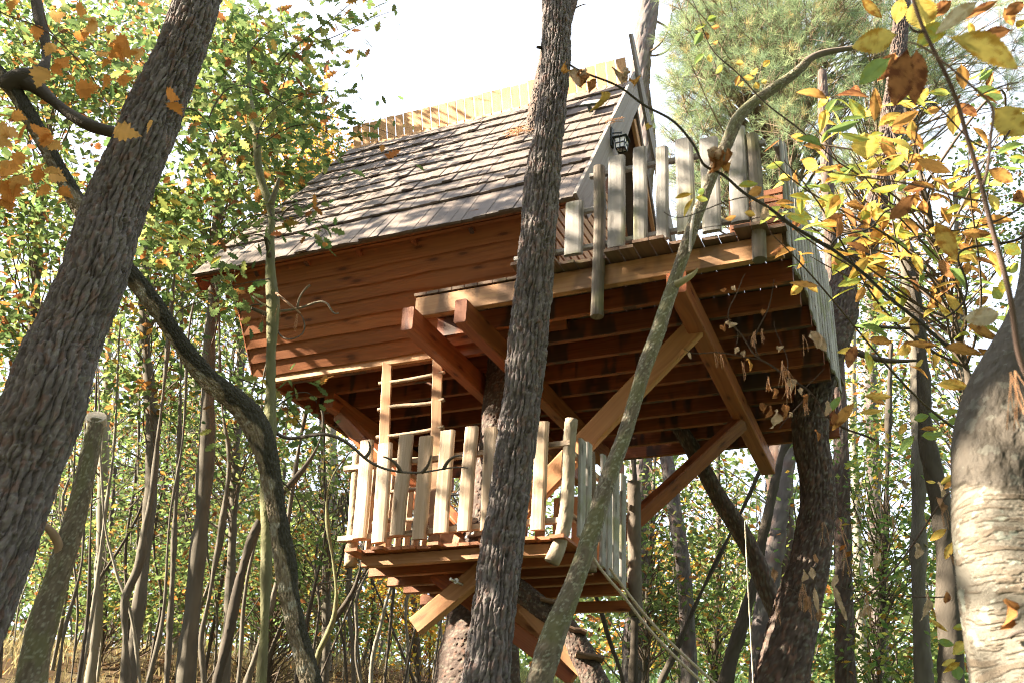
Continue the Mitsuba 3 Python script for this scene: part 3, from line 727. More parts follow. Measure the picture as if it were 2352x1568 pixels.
def trunk(path, widths, key, bark, ns, nt, seed=0, bsdf='bark', cap=False):
    """path: points in world, widths: diameters in metres, in the same order (foot first)."""
    P, R, s = resample(path, ns, np.asarray(widths) / 2)
    t, A1, B1_ = ring_frames(P)
    th = np.arange(nt) * 2 * np.pi / nt
    rm = float(R.mean())
    circ = 2 * np.pi * rm
    aa = np.broadcast_to(th[None] * rm, (ns, nt))
    ss = np.broadcast_to(s[:, None], (ns, nt)).copy()
    p3 = np.stack([np.cos(th)[None] * rm + 0 * ss, np.sin(th)[None] * rm + 0 * ss, ss], -1)
    big = vfbm(p3 * np.array([5, 5, 2.2]), 3, seed + 9) - 0.5
    fine = vfbm(p3 * 95, 3, seed + 3) - 0.5
    r = np.random.default_rng(seed)
    if bark in ('pine', 'pine_red'):
        w, h, depth = (0.034 if key != 'pine_tree_002__trunk' else 0.025, 0.150 if key != 'pine_tree_002__trunk' else 0.085, 0.025 if key != 'pine_tree_002__trunk' else 0.013) if rm > 0.12 else (0.026, 0.085, 0.010)
        k_ = depth / 0.025
        e, pid, lat = plates(aa, ss, circ, w, h, seed, 0.6)
        e2, pid2, _ = plates(aa, ss, circ, w * 0.8, h * 0.33, seed + 5, 0.5)
        rnd = r.random(pid.max() + 1)[pid]
        rnd2 = r.random(pid2.max() + 1)[pid2]
        wide = 0.16 + 0.42 * vfbm(p3 * 14 + 5, 2, seed + 2)
        crack = (1 - smooth01(0.04, wide, e)) * (0.25 + 0.75 * smooth01(0.30, 0.55, lat))
        tilt = vfbm(p3 * np.array([26, 26, 12]) + 11, 3, seed + 6) - 0.5
        disp = -depth * crack + (rnd2 - 0.5) * 0.009 * k_ * smooth01(0.0, 0.10, e2) - 0.003 * k_ * (1 - smooth01(0, 0.12, e2)) + tilt * 0.010 * k_ + fine * 0.008 * k_ + big * 0.03
        if bark == 'pine':
            c0, c1, c2 = np.array([0.075, 0.062, 0.062]), np.array([0.175, 0.152, 0.152]), np.array([0.17, 0.105, 0.09])
        else:
            c0, c1, c2 = np.array([0.052, 0.036, 0.031]), np.array([0.095, 0.068, 0.058]), np.array([0.15, 0.08, 0.058])
        C = c0 + (c1 - c0) * (0.45 * rnd + 0.55 * rnd2)[..., None]
        C = C * (0.7 + 0.6 * vfbm(p3 * 60 + 21, 3, seed + 12))[..., None]
        C = C + (c2 - C) * (r.random(pid2.max() + 1)[pid2][..., None] > 0.86) * 0.6
        spot = smooth01(0.60, 0.68, vfbm(p3 * 55 + 13, 2, seed + 8))
        C = C + (np.array([0.27, 0.28, 0.23]) - C) * spot[..., None] * 0.3
    elif bark in ('oak', 'oak_bare'):
        e, pid, _ = plates(aa, ss, circ, 0.018, 0.065, seed, 0.5)
        rnd = r.random(pid.max() + 1)[pid]
        disp = 0.010 * (smooth01(0.02, 0.4, e) - 1) + fine * 0.010 + big * 0.035
        C = np.array([0.15, 0.12, 0.085]) + (np.array([0.27, 0.23, 0.165]) - np.array([0.15, 0.12, 0.085])) * rnd[..., None]
        n_up = (np.cos(th)[None, :, None] * A1[:, None] + np.sin(th)[None, :, None] * B1_[:, None])
        mossy = smooth01(0.47, 0.54, vfbm(p3 * np.array([9, 9, 3.0]) + 3, 3, seed + 4) + 0.22 * n_up[..., 2] + 0.12 * n_up[..., 0])
        if bark == 'oak_bare':
            mossy = mossy * 0.15
        C = C + (np.array([0.030, 0.030, 0.022]) - C) * mossy[..., None] * 0.92
        disp = disp + mossy * 0.006 * vfbm(p3 * 130, 2, seed)
        lich = smooth01(0.60, 0.66, vfbm(p3 * 18 + 7, 3, seed + 6)) * (1 - mossy)
        C = C + (np.array([0.42, 0.42, 0.36]) - C) * lich[..., None] * 0.6
    elif bark == 'lichen':
        e, pid, _ = plates(aa, ss, circ, 0.017, 0.045, seed, 0.45)
        rnd = r.random(pid.max() + 1)[pid]
        disp = 0.0045 * (smooth01(0, 0.4, e) - 1) + fine * 0.004 + big * 0.02
        C = np.array([0.105, 0.088, 0.066]) + np.array([0.085, 0.072, 0.055]) * rnd[..., None]
        gr = smooth01(0.45, 0.60, vfbm(p3 * np.array([10, 10, 4]), 3, seed + 6))
        C = C + (np.array([0.15, 0.155, 0.075]) - C) * gr[..., None] * 0.6
        sp = smooth01(0.62, 0.68, vfbm(p3 * 60, 2, seed + 7))
        C = C + (np.array([0.36, 0.38, 0.31]) - C) * sp[..., None] * 0.55
    elif bark == 'cherry':
        disp = fine * 0.004 + big * 0.03
        C = np.full(p3.shape, 0.3)
    else:                                                            # young smooth bark
        disp = fine * 0.006 + big * 0.06 * rm / 0.05
        g = vfbm(p3 * np.array([20, 20, 6]), 3, seed)[..., None]
        cols = {'grey': ((0.15, 0.135, 0.11), (0.07, 0.06, 0.048)), 'dark': ((0.09, 0.075, 0.06), (0.045, 0.038, 0.032)), 'green': ((0.20, 0.205, 0.095), (0.11, 0.10, 0.065)), 'pale': ((0.25, 0.23, 0.19), (0.13, 0.12, 0.095))}[bark]
        C = np.asarray(cols[0]) * (1 - g) + np.asarray(cols[1]) * g
    rr = R[:, None] * (1 + big * 0.10) + disp
    V = (P[:, None] + rr[..., None] * (np.cos(th)[None, :, None] * A1[:, None] + np.sin(th)[None, :, None] * B1_[:, None])).reshape(-1, 3)
    F = grid_faces(ns, nt)
    q = V[F[0]]
    if np.dot(np.cross(q[1] - q[0], q[2] - q[0]), q.mean(0) - P[0]) < 0:
        F = F[:, ::-1]
    return put(key, (V, F, np.stack([aa, ss], -1).reshape(-1, 2), np.clip(C, 0.01, 0.9).reshape(-1, 3)), bsdf, smooth=True)


def pix_path(rows, dh=None):
    """rows of (x, y, width in photo pixels, h) to world points and diameters."""
    pts = [at(x, y, h) for x, y, _, h in rows]
    return np.array(pts), np.array([w * depth_of(p) / FPX for p, (_, _, w, _) in zip(pts, rows)])


def grow_ends(pts, wid, foot=True, head=2.0):
    """Carries a trunk on to the ground and upward past the picture."""
    pts, wid = list(pts), list(wid)
    if foot:
        d = pts[0] - pts[1]
        d = d / np.linalg.norm(d)
        d[:2] *= 0.6
        for k in range(3):
            g = float(ground_z(pts[0][0], pts[0][1]))
            st = max(0.15, (pts[0][2] - g + 0.25) / (3 - k))
            pts.insert(0, pts[0] + d / max(0.3, abs(d[2])) * st)
            wid.insert(0, wid[0] * (1.05 if k < 2 else 1.25))
    if head:
        d = pts[-1] - pts[-2]
        d = d / np.linalg.norm(d)
        pts.append(pts[-1] + d * head)
        wid.append(wid[-1] * 0.85)
    return np.array(pts), np.array(wid)


# ----------------------------------------------------------------------------- foliage
def leaf_outline(kind):
    """(vertices (x along, y across, z), faces): one leaf of length 1."""
    if kind == 'oak':
        up = [(0, .015), (.14, .05), (.24, .19), (.31, .10), (.44, .26), (.52, .13), (.68, .27), (.77, .13), (.90, .15), (1, 0)]
    elif kind == 'chestnut':
        up = [(0, .01), (.06, .06)]
        for i in range(9):
            x = .10 + i * .092
            w = 0.205 * math.sin(math.pi * min(1, (x + 0.02) ** 0.85)) ** 0.75
            up += [(x, w * 0.93), (x + .062, w + .022)]
        up += [(.965, .05), (1, 0)]
    elif kind == 'maple':
        up = [(0, .02), (-.06, .20), (.03, .24), (.00, .42), (.16, .36), (.24, .55), (.36, .40), (.47, .50), (.50, .24), (.62, .30), (.68, .15), (.80, .18), (.86, .07), (1, 0)]
    elif kind == 'round':
        up = [(0, .02), (.12, .20), (.32, .32), (.55, .31), (.78, .20), (.92, .08), (1, 0)]
    else:
        up = [(0, .02), (.3, .22), (.65, .22), (1, 0)]
    up = np.array(up)
    n = len(up)
    sp = np.stack([up[:, 0], 0 * up[:, 0]], 1)
    sp[0] = (0, 0)
    V2 = np.vstack([sp, up, up * [1, -1]])
    F = []
    for i in range(n - 1):
        F += [(i, i + 1, n + i + 1), (i, n + i + 1, n + i), (i, 2 * n + i + 1, i + 1), (i, 2 * n + i, 2 * n + i + 1)]
    F = [f for f in F if len({tuple(np.round(V2[k], 6)) for k in f}) == 3]
    z = 0.30 * np.abs(V2[:, 1]) - 0.16 * V2[:, 0] ** 2
    return np.column_stack([V2, z]), np.array(F)


SMALL = (np.array([(0, 0, 0), (.5, .27, .06), (1, 0, -.05), (.5, -.27, .06)]), np.array([(0, 2, 1), (0, 3, 2)]))
OAK, MAPLE, ROUND, PLAIN = leaf_outline('oak'), leaf_outline('maple'), leaf_outline('round'), leaf_outline('plain')


def scatter_leaves(C, size, pal, shape, r, droop=0.35, flat=0.9):
    """Leaves at the points C (n, 3): (V, F, None, colours)."""
    n = len(C)
    tv, tf = shape
    ang = r.uniform(0, 2 * np.pi, n)
    d = np.stack([np.cos(ang), np.sin(ang), -droop + r.normal(0, 0.45, n)], 1)
    d /= np.linalg.norm(d, axis=1, keepdims=True)
    up = np.stack([r.normal(0, flat, n), r.normal(0, flat, n), np.ones(n)], 1)
    s = np.cross(up, d)
    s /= np.linalg.norm(s, axis=1, keepdims=True)
    u = np.cross(d, s)
    L = size * r.uniform(0.65, 1.2, n)
    curl = r.uniform(-0.4, 1.3, n)
    V = C[:, None] + L[:, None, None] * (tv[None, :, :1] * d[:, None] + tv[None, :, 1:2] * s[:, None] + (tv[None, :, 2:] * curl[:, None, None]) * u[:, None])
    F = tf[None] + (np.arange(n) * len(tv))[:, None, None]
    pal_c = np.array([p[:3] for p in pal])
    pw = np.array([p[3] for p in pal], float)
    k = r.choice(len(pal), n, p=pw / pw.sum())
    col = pal_c[k] * r.uniform(0.75, 1.25, (n, 1)) * (1 + r.normal(0, 0.06, (n, 3)))
    col = np.repeat(col[:, None], len(tv), 1)
    return V.reshape(-1, 3), F.reshape(-1, 3), None, np.clip(col, 0.01, 0.9).reshape(-1, 3)


GREEN = (0.115, 0.175, 0.06)
P_OAK = [(*GREEN, 5), (0.165, 0.225, 0.08, 4), (0.27, 0.30, 0.09, 1.8), (0.44, 0.34, 0.08, .6), (0.38, 0.17, 0.05, .7), (0.22, 0.10, 0.04, 0.5)]
P_MIX = [(*GREEN, 5), (0.17, 0.23, 0.085, 4), (0.28, 0.31, 0.10, 1.5), (0.46, 0.32, 0.07, .5), (0.40, 0.18, 0.05, 1.0), (0.22, 0.10, 0.04, 0.8)]
P_GOLD = [(0.50, 0.36, 0.05, 3), (0.55, 0.30, 0.05, 3), (0.40, 0.17, 0.04, 2), (0.28, 0.28, 0.06, 1.5)]
P_GRN = [(0.13, 0.20, 0.06, 4), (0.18, 0.25, 0.075, 4), (0.32, 0.34, 0.08, 2.0), (0.40, 0.27, 0.04, .6), (0.32, 0.14, 0.03, .4)]
P_CHE = [(0.20, 0.27, 0.04, 3), (0.38, 0.34, 0.05, 3), (0.50, 0.33, 0.04, 3), (0.46, 0.20, 0.035, 3.5), (0.32, 0.12, 0.03, 1.5), (0.13, 0.20, 0.05, 1)]


def clusters(rows, r, per, spread):
    """rows of (x, y, rx, ry, h, dh, n): n leaf clusters of 'per' leaves in an ellipse of the picture at distance h +- dh."""
    out, centres = [], []
    for x, y, rx, ry, h, dh, n in rows:
        a, q = r.uniform(0, 2 * np.pi, n), np.sqrt(r.uniform(0, 1, n))
        for k in range(n):
            p = at(x + rx * q[k] * math.cos(a[k]), y + ry * q[k] * math.sin(a[k]), h + r.uniform(-dh, dh))
            centres.append(p)
            m = max(3, int(per * r.uniform(0.5, 1.5)))
            out.append(p + r.normal(0, 1, (m, 3)) * np.array([spread * 1.3, spread * 1.3, spread * 0.34]) * r.uniform(0.5, 1.4))
    return np.vstack(out), np.array(centres)


def twigs(centres, root_pts, r, rad=0.012, share=0.6, color=(0.12, 0.09, 0.07)):
    """Limbs from the nearest points of the trunk to some of the leaf clusters."""
    parts = []
    tree = cKDTree(root_pts)
    for c in centres:
        if r.random() > share:
            continue
        low = root_pts[np.argmin(np.linalg.norm(root_pts - (c - np.array([0, 0, 0.8])), axis=1))]
        L = np.linalg.norm(c - low)
        mid = (c + low) / 2 + r.normal(0, 0.10 * L + 0.02, 3) + np.array([0, 0, 0.08 * L])
        parts.append(tube([low, mid, c], [rad * (0.5 + 0.35 * L), rad * 0.8, rad * 0.25], 5, 8, color=color, cap=False))
    return join(parts) if parts else None


def leafy_tree(name, label, cat, rows, bark, crown, pal, size, shape, seed, per=26, spread=0.28, ns=60, nt=10, group=None, foot=True, head=1.5, leaf_bsdf='leaf', share=0.6, bsdf='bark_far', twig=0.010, dense=1.0):
    r = np.random.default_rng(seed)
    key = key_for(name)
    say(key, label, cat, group)
    pts, wid = pix_path(rows)
    pts, wid = grow_ends(pts, wid, foot, head)
    trunk(pts, wid, key + '__trunk', bark, ns, nt, seed, bsdf)
    if crown:
        C, cen = clusters([(*q[:6], int(q[6] * dense)) for q in crown], r, per, spread)
        P, _, _ = resample(pts, 40)
        tw = twigs(cen, P, r, rad=twig, share=share)
        if tw is not None:
            put(key + '__branches', (tw[0], tw[1], None, tw[3]), 'bark_far', smooth=True)
        m = scatter_leaves(C, size, pal, shape, r)
        put(key + '__crown', m, leaf_bsdf)
    return key


# the great leaning pine on the left
k = say(key_for('pine_tree'), 'thick leaning pine with deeply plated grey bark at the left edge', 'tree')
pts, wid = pix_path([(-110, 1460, 214, 5.1), (-76, 1381, 208, 5.1), (-8, 1216, 198, 5.15), (52, 1051, 186, 5.2), (101, 929, 175, 5.2), (136, 814, 164, 5.25), (195, 682, 147, 5.3), (250, 517, 140, 5.35), (337, 297, 131, 5.4), (402, 150, 114, 5.42), (455, 0, 104, 5.45), (475, -50, 102, 5.5)])
pts, wid = grow_ends(pts, wid, True, 3.0)
trunk(pts, wid, k + '__trunk', 'pine', 900, 190, 3)
# the straight pine in front of the house
k = say(key_for('pine_tree'), 'tall straight pine with plated bark standing in front of the roof and deck', 'tree')
pts, wid = pix_path([(1104, 1640, 122, 6.8), (1120, 1526, 114, 6.85), (1143, 1327, 101, 6.9), (1163, 1177, 99, 6.95), (1192, 978, 94, 7.0), (1214, 764, 88, 7.0), (1238, 517, 83, 7.0), (1256, 330, 78, 7.0), (1267, 255, 71, 7.0), (1277, -20, 62, 7.0)])
pts, wid = grow_ends(pts, wid, True, 3.0)
trunk(pts, wid, k + '__trunk', 'pine', 900, 150, 5)
r = np.random.default_rng(55)
stub = [tube([at(1245, 110, 7.0), at(1234, 109, 6.97)], [0.016, 0.013], 7, 4, (0.06, 0.05, 0.045)), tube([at(1300, 40, 7.0), at(1318, 22, 7.0), at(1345, 10, 7.05)], [0.014, 0.008, 0.004], 6, 8, (0.12, 0.09, 0.08))]
for sb_ in stub:
    put(k + '__dead_branch', (sb_[0], sb_[1], None, sb_[3]), 'bark_far', smooth=True)
# the pine that carries the house and goes up through it
k = say(key_for('pine_tree'), 'reddish pine that carries the tree house and passes through its roof', 'tree')
ht = [(-4.52, 9.2, 2.2, .86), (-4.47, 9.2, 3.25, .78), (-4.40, 9.15, 4.2, .60), (-4.30, 9.1, 5.2, .50), (-4.275, 9.08, 6.1, .44), (-4.22, 9.03, 7.5, .40), (-4.02, 8.95, 8.7, .35), (-3.90, 8.90, 9.6, .32), (-3.74, 8.88, 10.6, .29), (-3.30, 8.9, 13.0, .24)]
trunk(W(np.array([q[:3] for q in ht])), [q[3] for q in ht], k + '__trunk', 'pine_red', 700, 110, 8)
# the slim leaning tree before the deck
k = say(key_for('leaning_tree'), 'slim lichen covered tree leaning right in front of the deck railing', 'tree')
pts, wid = pix_path([(1222, 1640, 66, 6.5), (1250, 1526, 60, 6.5), (1284, 1426, 52, 6.5), (1323, 1327, 45, 6.52), (1357, 1227, 42, 6.54), (1400, 1090, 38, 6.56), (1441, 978, 36, 6.6), (1480, 846, 37, 6.63), (1512, 760, 34, 6.66), (1537, 682, 35, 6.7), (1566, 597, 31, 6.7), (1593, 517, 29, 6.7), (1622, 440, 29, 6.7), (1648, 375, 28, 6.7), (1672, 325, 28, 6.7), (1688, 285, 30, 6.7), (1730, 237, 27, 6.72), (1790, 195, 24, 6.75), (1850, 145, 20, 6.8)])
pts, wid = grow_ends(pts, wid, True, 0)
trunk(pts, wid, k + '__trunk', 'lichen', 760, 64, 12)
sb = [tube([at(1552, 655, 6.68), at(1578, 640, 6.62), at(1594, 628, 6.60), at(1603, 617, 6.58)], [0.030, 0.024, 0.016, 0.004], 8, 14, (0.30, 0.27, 0.16)), tube([at(1850, 145, 6.8), at(1900, 120, 6.85), at(1960, 110, 6.9), at(2010, 70, 7.0)], [0.035, 0.028, 0.02, 0.01], 8, 16, (0.16, 0.13, 0.11)),
           tube([at(1600, 470, 6.7), at(1589, 520, 6.6), at(1585, 580, 6.55)], [0.012, 0.012, 0.010], 6, 8, (0.36, 0.33, 0.29))]
for sb_ in sb:
    put(k + '__branch', (sb_[0], sb_[1], None, sb_[3]), 'bark_far', smooth=True)
# the dark oak arching on the left
k = say(key_for('oak_tree'), 'crooked oak with black moss patches arching out from behind the leaning pine', 'tree')
pts, wid = pix_path([(728, 1640, 58, 6.4), (715, 1568, 56, 6.4), (690, 1480, 55, 6.4), (668, 1390, 54, 6.4), (651, 1270, 54, 6.4), (633, 1160, 52, 6.4), (612, 1050, 58, 6.4), (565, 945, 62, 6.4), (490, 880, 58, 6.4), (405, 775, 52, 6.4), (330, 668, 52, 6.4), (270, 595, 50, 6.4), (185, 480, 46, 6.4), (118, 360, 44, 6.4), (65, 265, 42, 6.4), (8, 180, 42, 6.4), (-60, 120, 40, 6.4)])
pts, wid = grow_ends(pts, wid * 0.86, True, 1.0)
trunk(pts, wid, k + '__trunk', 'oak', 820, 84, 21)
for rows in ([(20, 205, 46, 6.4), (52, 180, 40, 6.35), (80, 172, 30, 6.35), (106, 130, 22, 6.4), (96, 60, 20, 6.4), (82, 0, 20, 6.4), (70, -60, 18, 6.4)], [(35, 190, 30, 6.38), (75, 195, 28, 6.35), (110, 222, 26, 6.35), (160, 262, 24, 6.35), (205, 288, 22, 6.35), (262, 304, 19, 6.4)]):
    p, w = pix_path(rows)
    trunk(p, w, k + '__limb', 'dark', 60, 20, 22, 'bark')
# the cherry at the right edge
k = say(key_for('cherry_tree'), 'stout cherry with pale banded bark and dark rough patches at the right edge', 'tree')
pts, wid = pix_path([(2385, 1700, 270, 2.75), (2365, 1560, 258, 2.8), (2345, 1400, 250, 2.8), (2328, 1250, 246, 2.82), (2316, 1100, 244, 2.84), (2322, 970, 236, 2.86), (2372, 860, 228, 2.9), (2428, 760, 220, 2.95), (2462, 650, 215, 3.0), (2480, 500, 210, 3.05)])
pts, wid = grow_ends(pts, wid, True, 1.5)
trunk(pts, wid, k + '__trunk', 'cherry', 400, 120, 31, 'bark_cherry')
st = join([tube([at(2322, 1462, 2.68), at(2338, 1452, 2.64), at(2360, 1449, 2.62)], [0.006, 0.004, 0.003], 6, 8, (0.10, 0.08, 0.07))])
put(k + '__dead_branch', (st[0], st[1], None, st[3]), 'bark_far', smooth=True)
# the sawn-off trunk
k = say(key_for('cut_trunk'), 'broken brown trunk sawn off flat at the top, beside the leaning pine', 'tree')
rows = [(68, 1640, 96, 7.3), (72, 1568, 88, 7.3), (92, 1460, 82, 7.3), (130, 1330, 66, 7.3), (165, 1215, 60, 7.3), (190, 1120, 54, 7.3), (206, 1040, 50, 7.3), (221, 965, 47, 7.3)]
pts, wid = pix_path(rows)
pts, wid = grow_ends(pts, wid * 0.84, True, 0)
trunk(pts, wid, k + '__trunk', 'lichen', 300, 60, 41)
c, dd = pts[-1], np.array([0.10, -0.84, 0.52])
dd /= np.linalg.norm(dd)
a1 = np.cross(dd, [1, 0, 0]); a1 /= np.linalg.norm(a1); a2 = np.cross(dd, a1)
th = np.linspace(0, 2 * np.pi, 25)[:-1]
rr = wid[-1] / 2 * 1.04
disc = [c + dd * o + rr * f_ * (np.cos(th)[:, None] * a1 + np.sin(th)[:, None] * a2 * 1.12) for o, f_ in ((-0.03, 1.0), (0.035, 1.0))]
DV = np.vstack([disc[0], disc[1], (c + dd * 0.037)[None]])
n_ = len(th)
DF = np.vstack([[(i, (i + 1) % n_, n_ + (i + 1) % n_) for i in range(n_)], [(i, n_ + (i + 1) % n_, n_ + i) for i in range(n_)], [(n_ + i, n_ + (i + 1) % n_, 2 * n_) for i in range(n_)]])
put(k + '__cut_face', (DV, DF), 'cut_wood')
st = tube([at(128, 1290, 7.28), at(122, 1225, 7.15), at(100, 1205, 7.1), at(84, 1200, 7.1)], [0.035, 0.03, 0.022, 0.012], 8, 14, (0.33, 0.24, 0.17))
put(k + '__branch', (st[0], st[1], None, st[3]), 'bark_far', smooth=True)

# ----------------------------------------------------------------------------- the oak sapling and the leafy trees on the left
def atd(x, y, dep):
    d = RIGHT * (x - 1176) / FPX - UP * (y - 784) / FPX + FWD
    return ORG + d * dep


def spray(rows_list, dep, r, per=9, spread=0.07, rad=0.006, step=0.10, color=(0.10, 0.085, 0.07)):
    """Leafy twigs drawn through picture points at one depth: (tube mesh, leaf points)."""
    tubes, pts = [], []
    for rows in rows_list:
        P0 = np.array([atd(x, y, dep + z) for x, y, z in rows])
        tubes.append(tube(P0, np.linspace(rad, rad * 0.35, len(P0)), 5, 5 * len(P0), color))
        P, _, s = resample(P0, max(4, int(np.linalg.norm(np.diff(P0, axis=0), axis=1).sum() / step)))
        for p in P[1:]:
            m = r.poisson(per)
            if m:
                pts.append(p + r.normal(0, 1, (m, 3)) * spread)
    return tubes, np.vstack(pts)


rs = np.random.default_rng(101)
k = say(key_for('oak_sapling'), 'slim greenish oak with a sawn crotch and lobed leaves in front of the house wall', 'tree')
pts, wid = pix_path([(600, 1560, 26, 6.9), (612, 1300, 26, 6.9), (617, 1050, 25, 6.9), (622, 900, 24, 6.9), (622, 800, 24, 6.9), (627, 712, 27, 6.9), (622, 640, 25, 6.9), (622, 560, 23, 6.9), (619, 470, 24, 6.9), (603, 425, 20, 6.9), (594, 380, 17, 6.9), (589, 330, 14, 6.9), (580, 250, 11, 7.0), (570, 120, 8, 7.1)])
pts, wid = grow_ends(pts, wid, True, 0)
trunk(pts, wid, k + '__trunk', 'green', 420, 26, 51)
tb = [tube([atd(622, 470, 8.1), atd(632, 440, 8.1), atd(641, 410, 8.1)], [0.03, 0.02, 0.012], 7, 8, (0.2, 0.18, 0.14)),
           tube([atd(619, 590, 7.9), atd(612, 560, 7.85), atd(608, 545, 7.85)], [0.018, 0.013, 0.008], 7, 8, (0.09, 0.075, 0.06)),
           tube([atd(622, 725, 7.9), atd(600, 717, 7.8), atd(577, 708, 7.75)], [0.022, 0.016, 0.012], 7, 8, (0.10, 0.085, 0.07)),
           tube([atd(628, 720, 7.9), atd(665, 712, 7.75), atd(700, 704, 7.7), atd(755, 702, 7.6), atd(765, 718, 7.6), atd(778, 720, 7.6)], [0.012, 0.010, 0.009, 0.007, 0.006, 0.005], 6, 30, (0.22, 0.19, 0.15)),
           tube([atd(628, 668, 7.9), atd(660, 695, 7.7), atd(690, 720, 7.7)], [0.012, 0.009, 0.008], 6, 14, (0.34, 0.22, 0.15)),
           tube([atd(683, 705, 7.7), atd(690, 680, 7.7), atd(712, 655, 7.7)], [0.010, 0.007, 0.009], 6, 12, (0.20, 0.17, 0.13)),
           tube([atd(628, 745, 7.9), atd(640, 765, 7.7), atd(670, 778, 7.6), atd(695, 765, 7.6), atd(697, 735, 7.6), atd(690, 722, 7.6)], [0.008, 0.006, 0.005, 0.005, 0.004, 0.003], 6, 30, (0.13, 0.11, 0.09)),
           tube([atd(622, 700, 7.9), atd(598, 695, 7.75), atd(580, 680, 7.75)], [0.010, 0.007, 0.005], 6, 10, (0.36, 0.32, 0.25))]
for tb_ in tb:
    put(k + '__dead_twig', (tb_[0], tb_[1], None, tb_[3]), 'bark_far', smooth=True)
tb, lp = spray([[(600, 300, 0.3), (640, 240, 0.5), (683, 128, 0.5), (765, 86, 0.4), (830, 55, 0.4), (895, 28, 0.3)], [(480, 272, 0), (574, 201, .2), (673, 247, .2), (739, 264, .2), (838, 287, .3), (915, 316, .3)],
                [(590, 330, 0), (620, 260, .1), (690, 220, .2), (760, 210, .2)], [(574, 120, .2), (640, 60, .3), (700, 40, .3)], [(640, 150, .3), (700, 90, .3), (780, 30, .3), (830, -20, .3)], [(589, 340, 0), (650, 300, .2), (720, 290, .2), (780, 340, .2), (745, 355, .3)],
                [(620, 480, 0), (665, 505, -.2), (715, 500, -.3), (752, 540, -.3)], [(620, 560, 0), (570, 545, -.3), (530, 575, -.3)], [(620, 500, 0), (560, 505, -.2), (500, 560, -.2), (470, 590, -.2)], [(645, 500, 0), (690, 470, -.1), (735, 505, -.1)],
                [(622, 900, 0), (660, 915, -.3), (700, 900, -.3), (728, 925, -.3)], [(622, 880, 0), (580, 880, -.3), (545, 870, -.3), (560, 930, -.3)], [(618, 950, 0), (680, 960, -.3), (720, 1000, -.3), (735, 1005, -.3)], [(625, 640, 0), (575, 648, -.2), (520, 660, -.2)], [(600, 700, 0), (560, 710, .1), (520, 780, .1)]], 7.9, rs, per=6.5, spread=0.085)
for tb_ in tb:
    put(k + '__twig', (tb_[0], tb_[1], None, tb_[3]), 'bark_far', smooth=True)
put(k + '__crown', scatter_leaves(lp, 0.105, P_OAK, OAK, rs), 'leaf')

# limbs and sprays of the crooked oak
k = 'oak_tree'
tb, lp = spray([[(626, 985, 0), (705, 1001, -.2), (767, 1001, -.3), (813, 1028, -.3), (838, 1051, -.3), (871, 1071, -.3), (920, 1083, -.3), (970, 1084, -.3), (1019, 1076, -.3), (1075, 1074, -.3)], [(838, 1051, -.3), (850, 1030, -.3), (846, 1012, -.3)], [(970, 1084, -.3), (985, 1062, -.35), (990, 1045, -.35)], [(1019, 1076, -.3), (1040, 1050, -.35), (1062, 1046, -.4)], [(920, 1083, -.3), (905, 1060, -.35), (880, 1048, -.4)]], 7.4, rs, per=0.35, spread=0.03, rad=0.014, color=(0.13, 0.11, 0.095))
for tb_ in tb:
    put(k + '__limb', (tb_[0], tb_[1], None, tb_[3]), 'bark_far', smooth=True)
tb, lp = spray([[(405, 260, 0), (470, 275, .3), (500, 330, .3), (520, 390, .3), (545, 470, .3)], [(620, 1200, 0), (650, 1130, -.2), (690, 1120, -.2)], [(650, 1280, 0), (700, 1260, -.2), (720, 1310, -.2)], [(600, 1000, 0), (560, 1050, -.2), (590, 1100, -.2)], [(400, 770, 0), (440, 700, .2), (500, 680, .2), (540, 620, .2)],
                [(480, 870, 0), (430, 830, -.2), (460, 790, -.2)], [(640, 1100, 0), (690, 1180, -.1), (660, 1240, -.1)], [(640, 1350, 0), (665, 1330, -.2), (650, 1390, -.2)], [(560, 940, 0), (540, 985, -.2), (500, 960, -.2)]], 7.4, rs, per=5, spread=0.08)
for tb_ in tb:
    put(k + '__twig', (tb_[0], tb_[1], None, tb_[3]), 'bark_far', smooth=True)
put(k + '__leaves', scatter_leaves(lp, 0.10, P_OAK, OAK, rs), 'leaf')

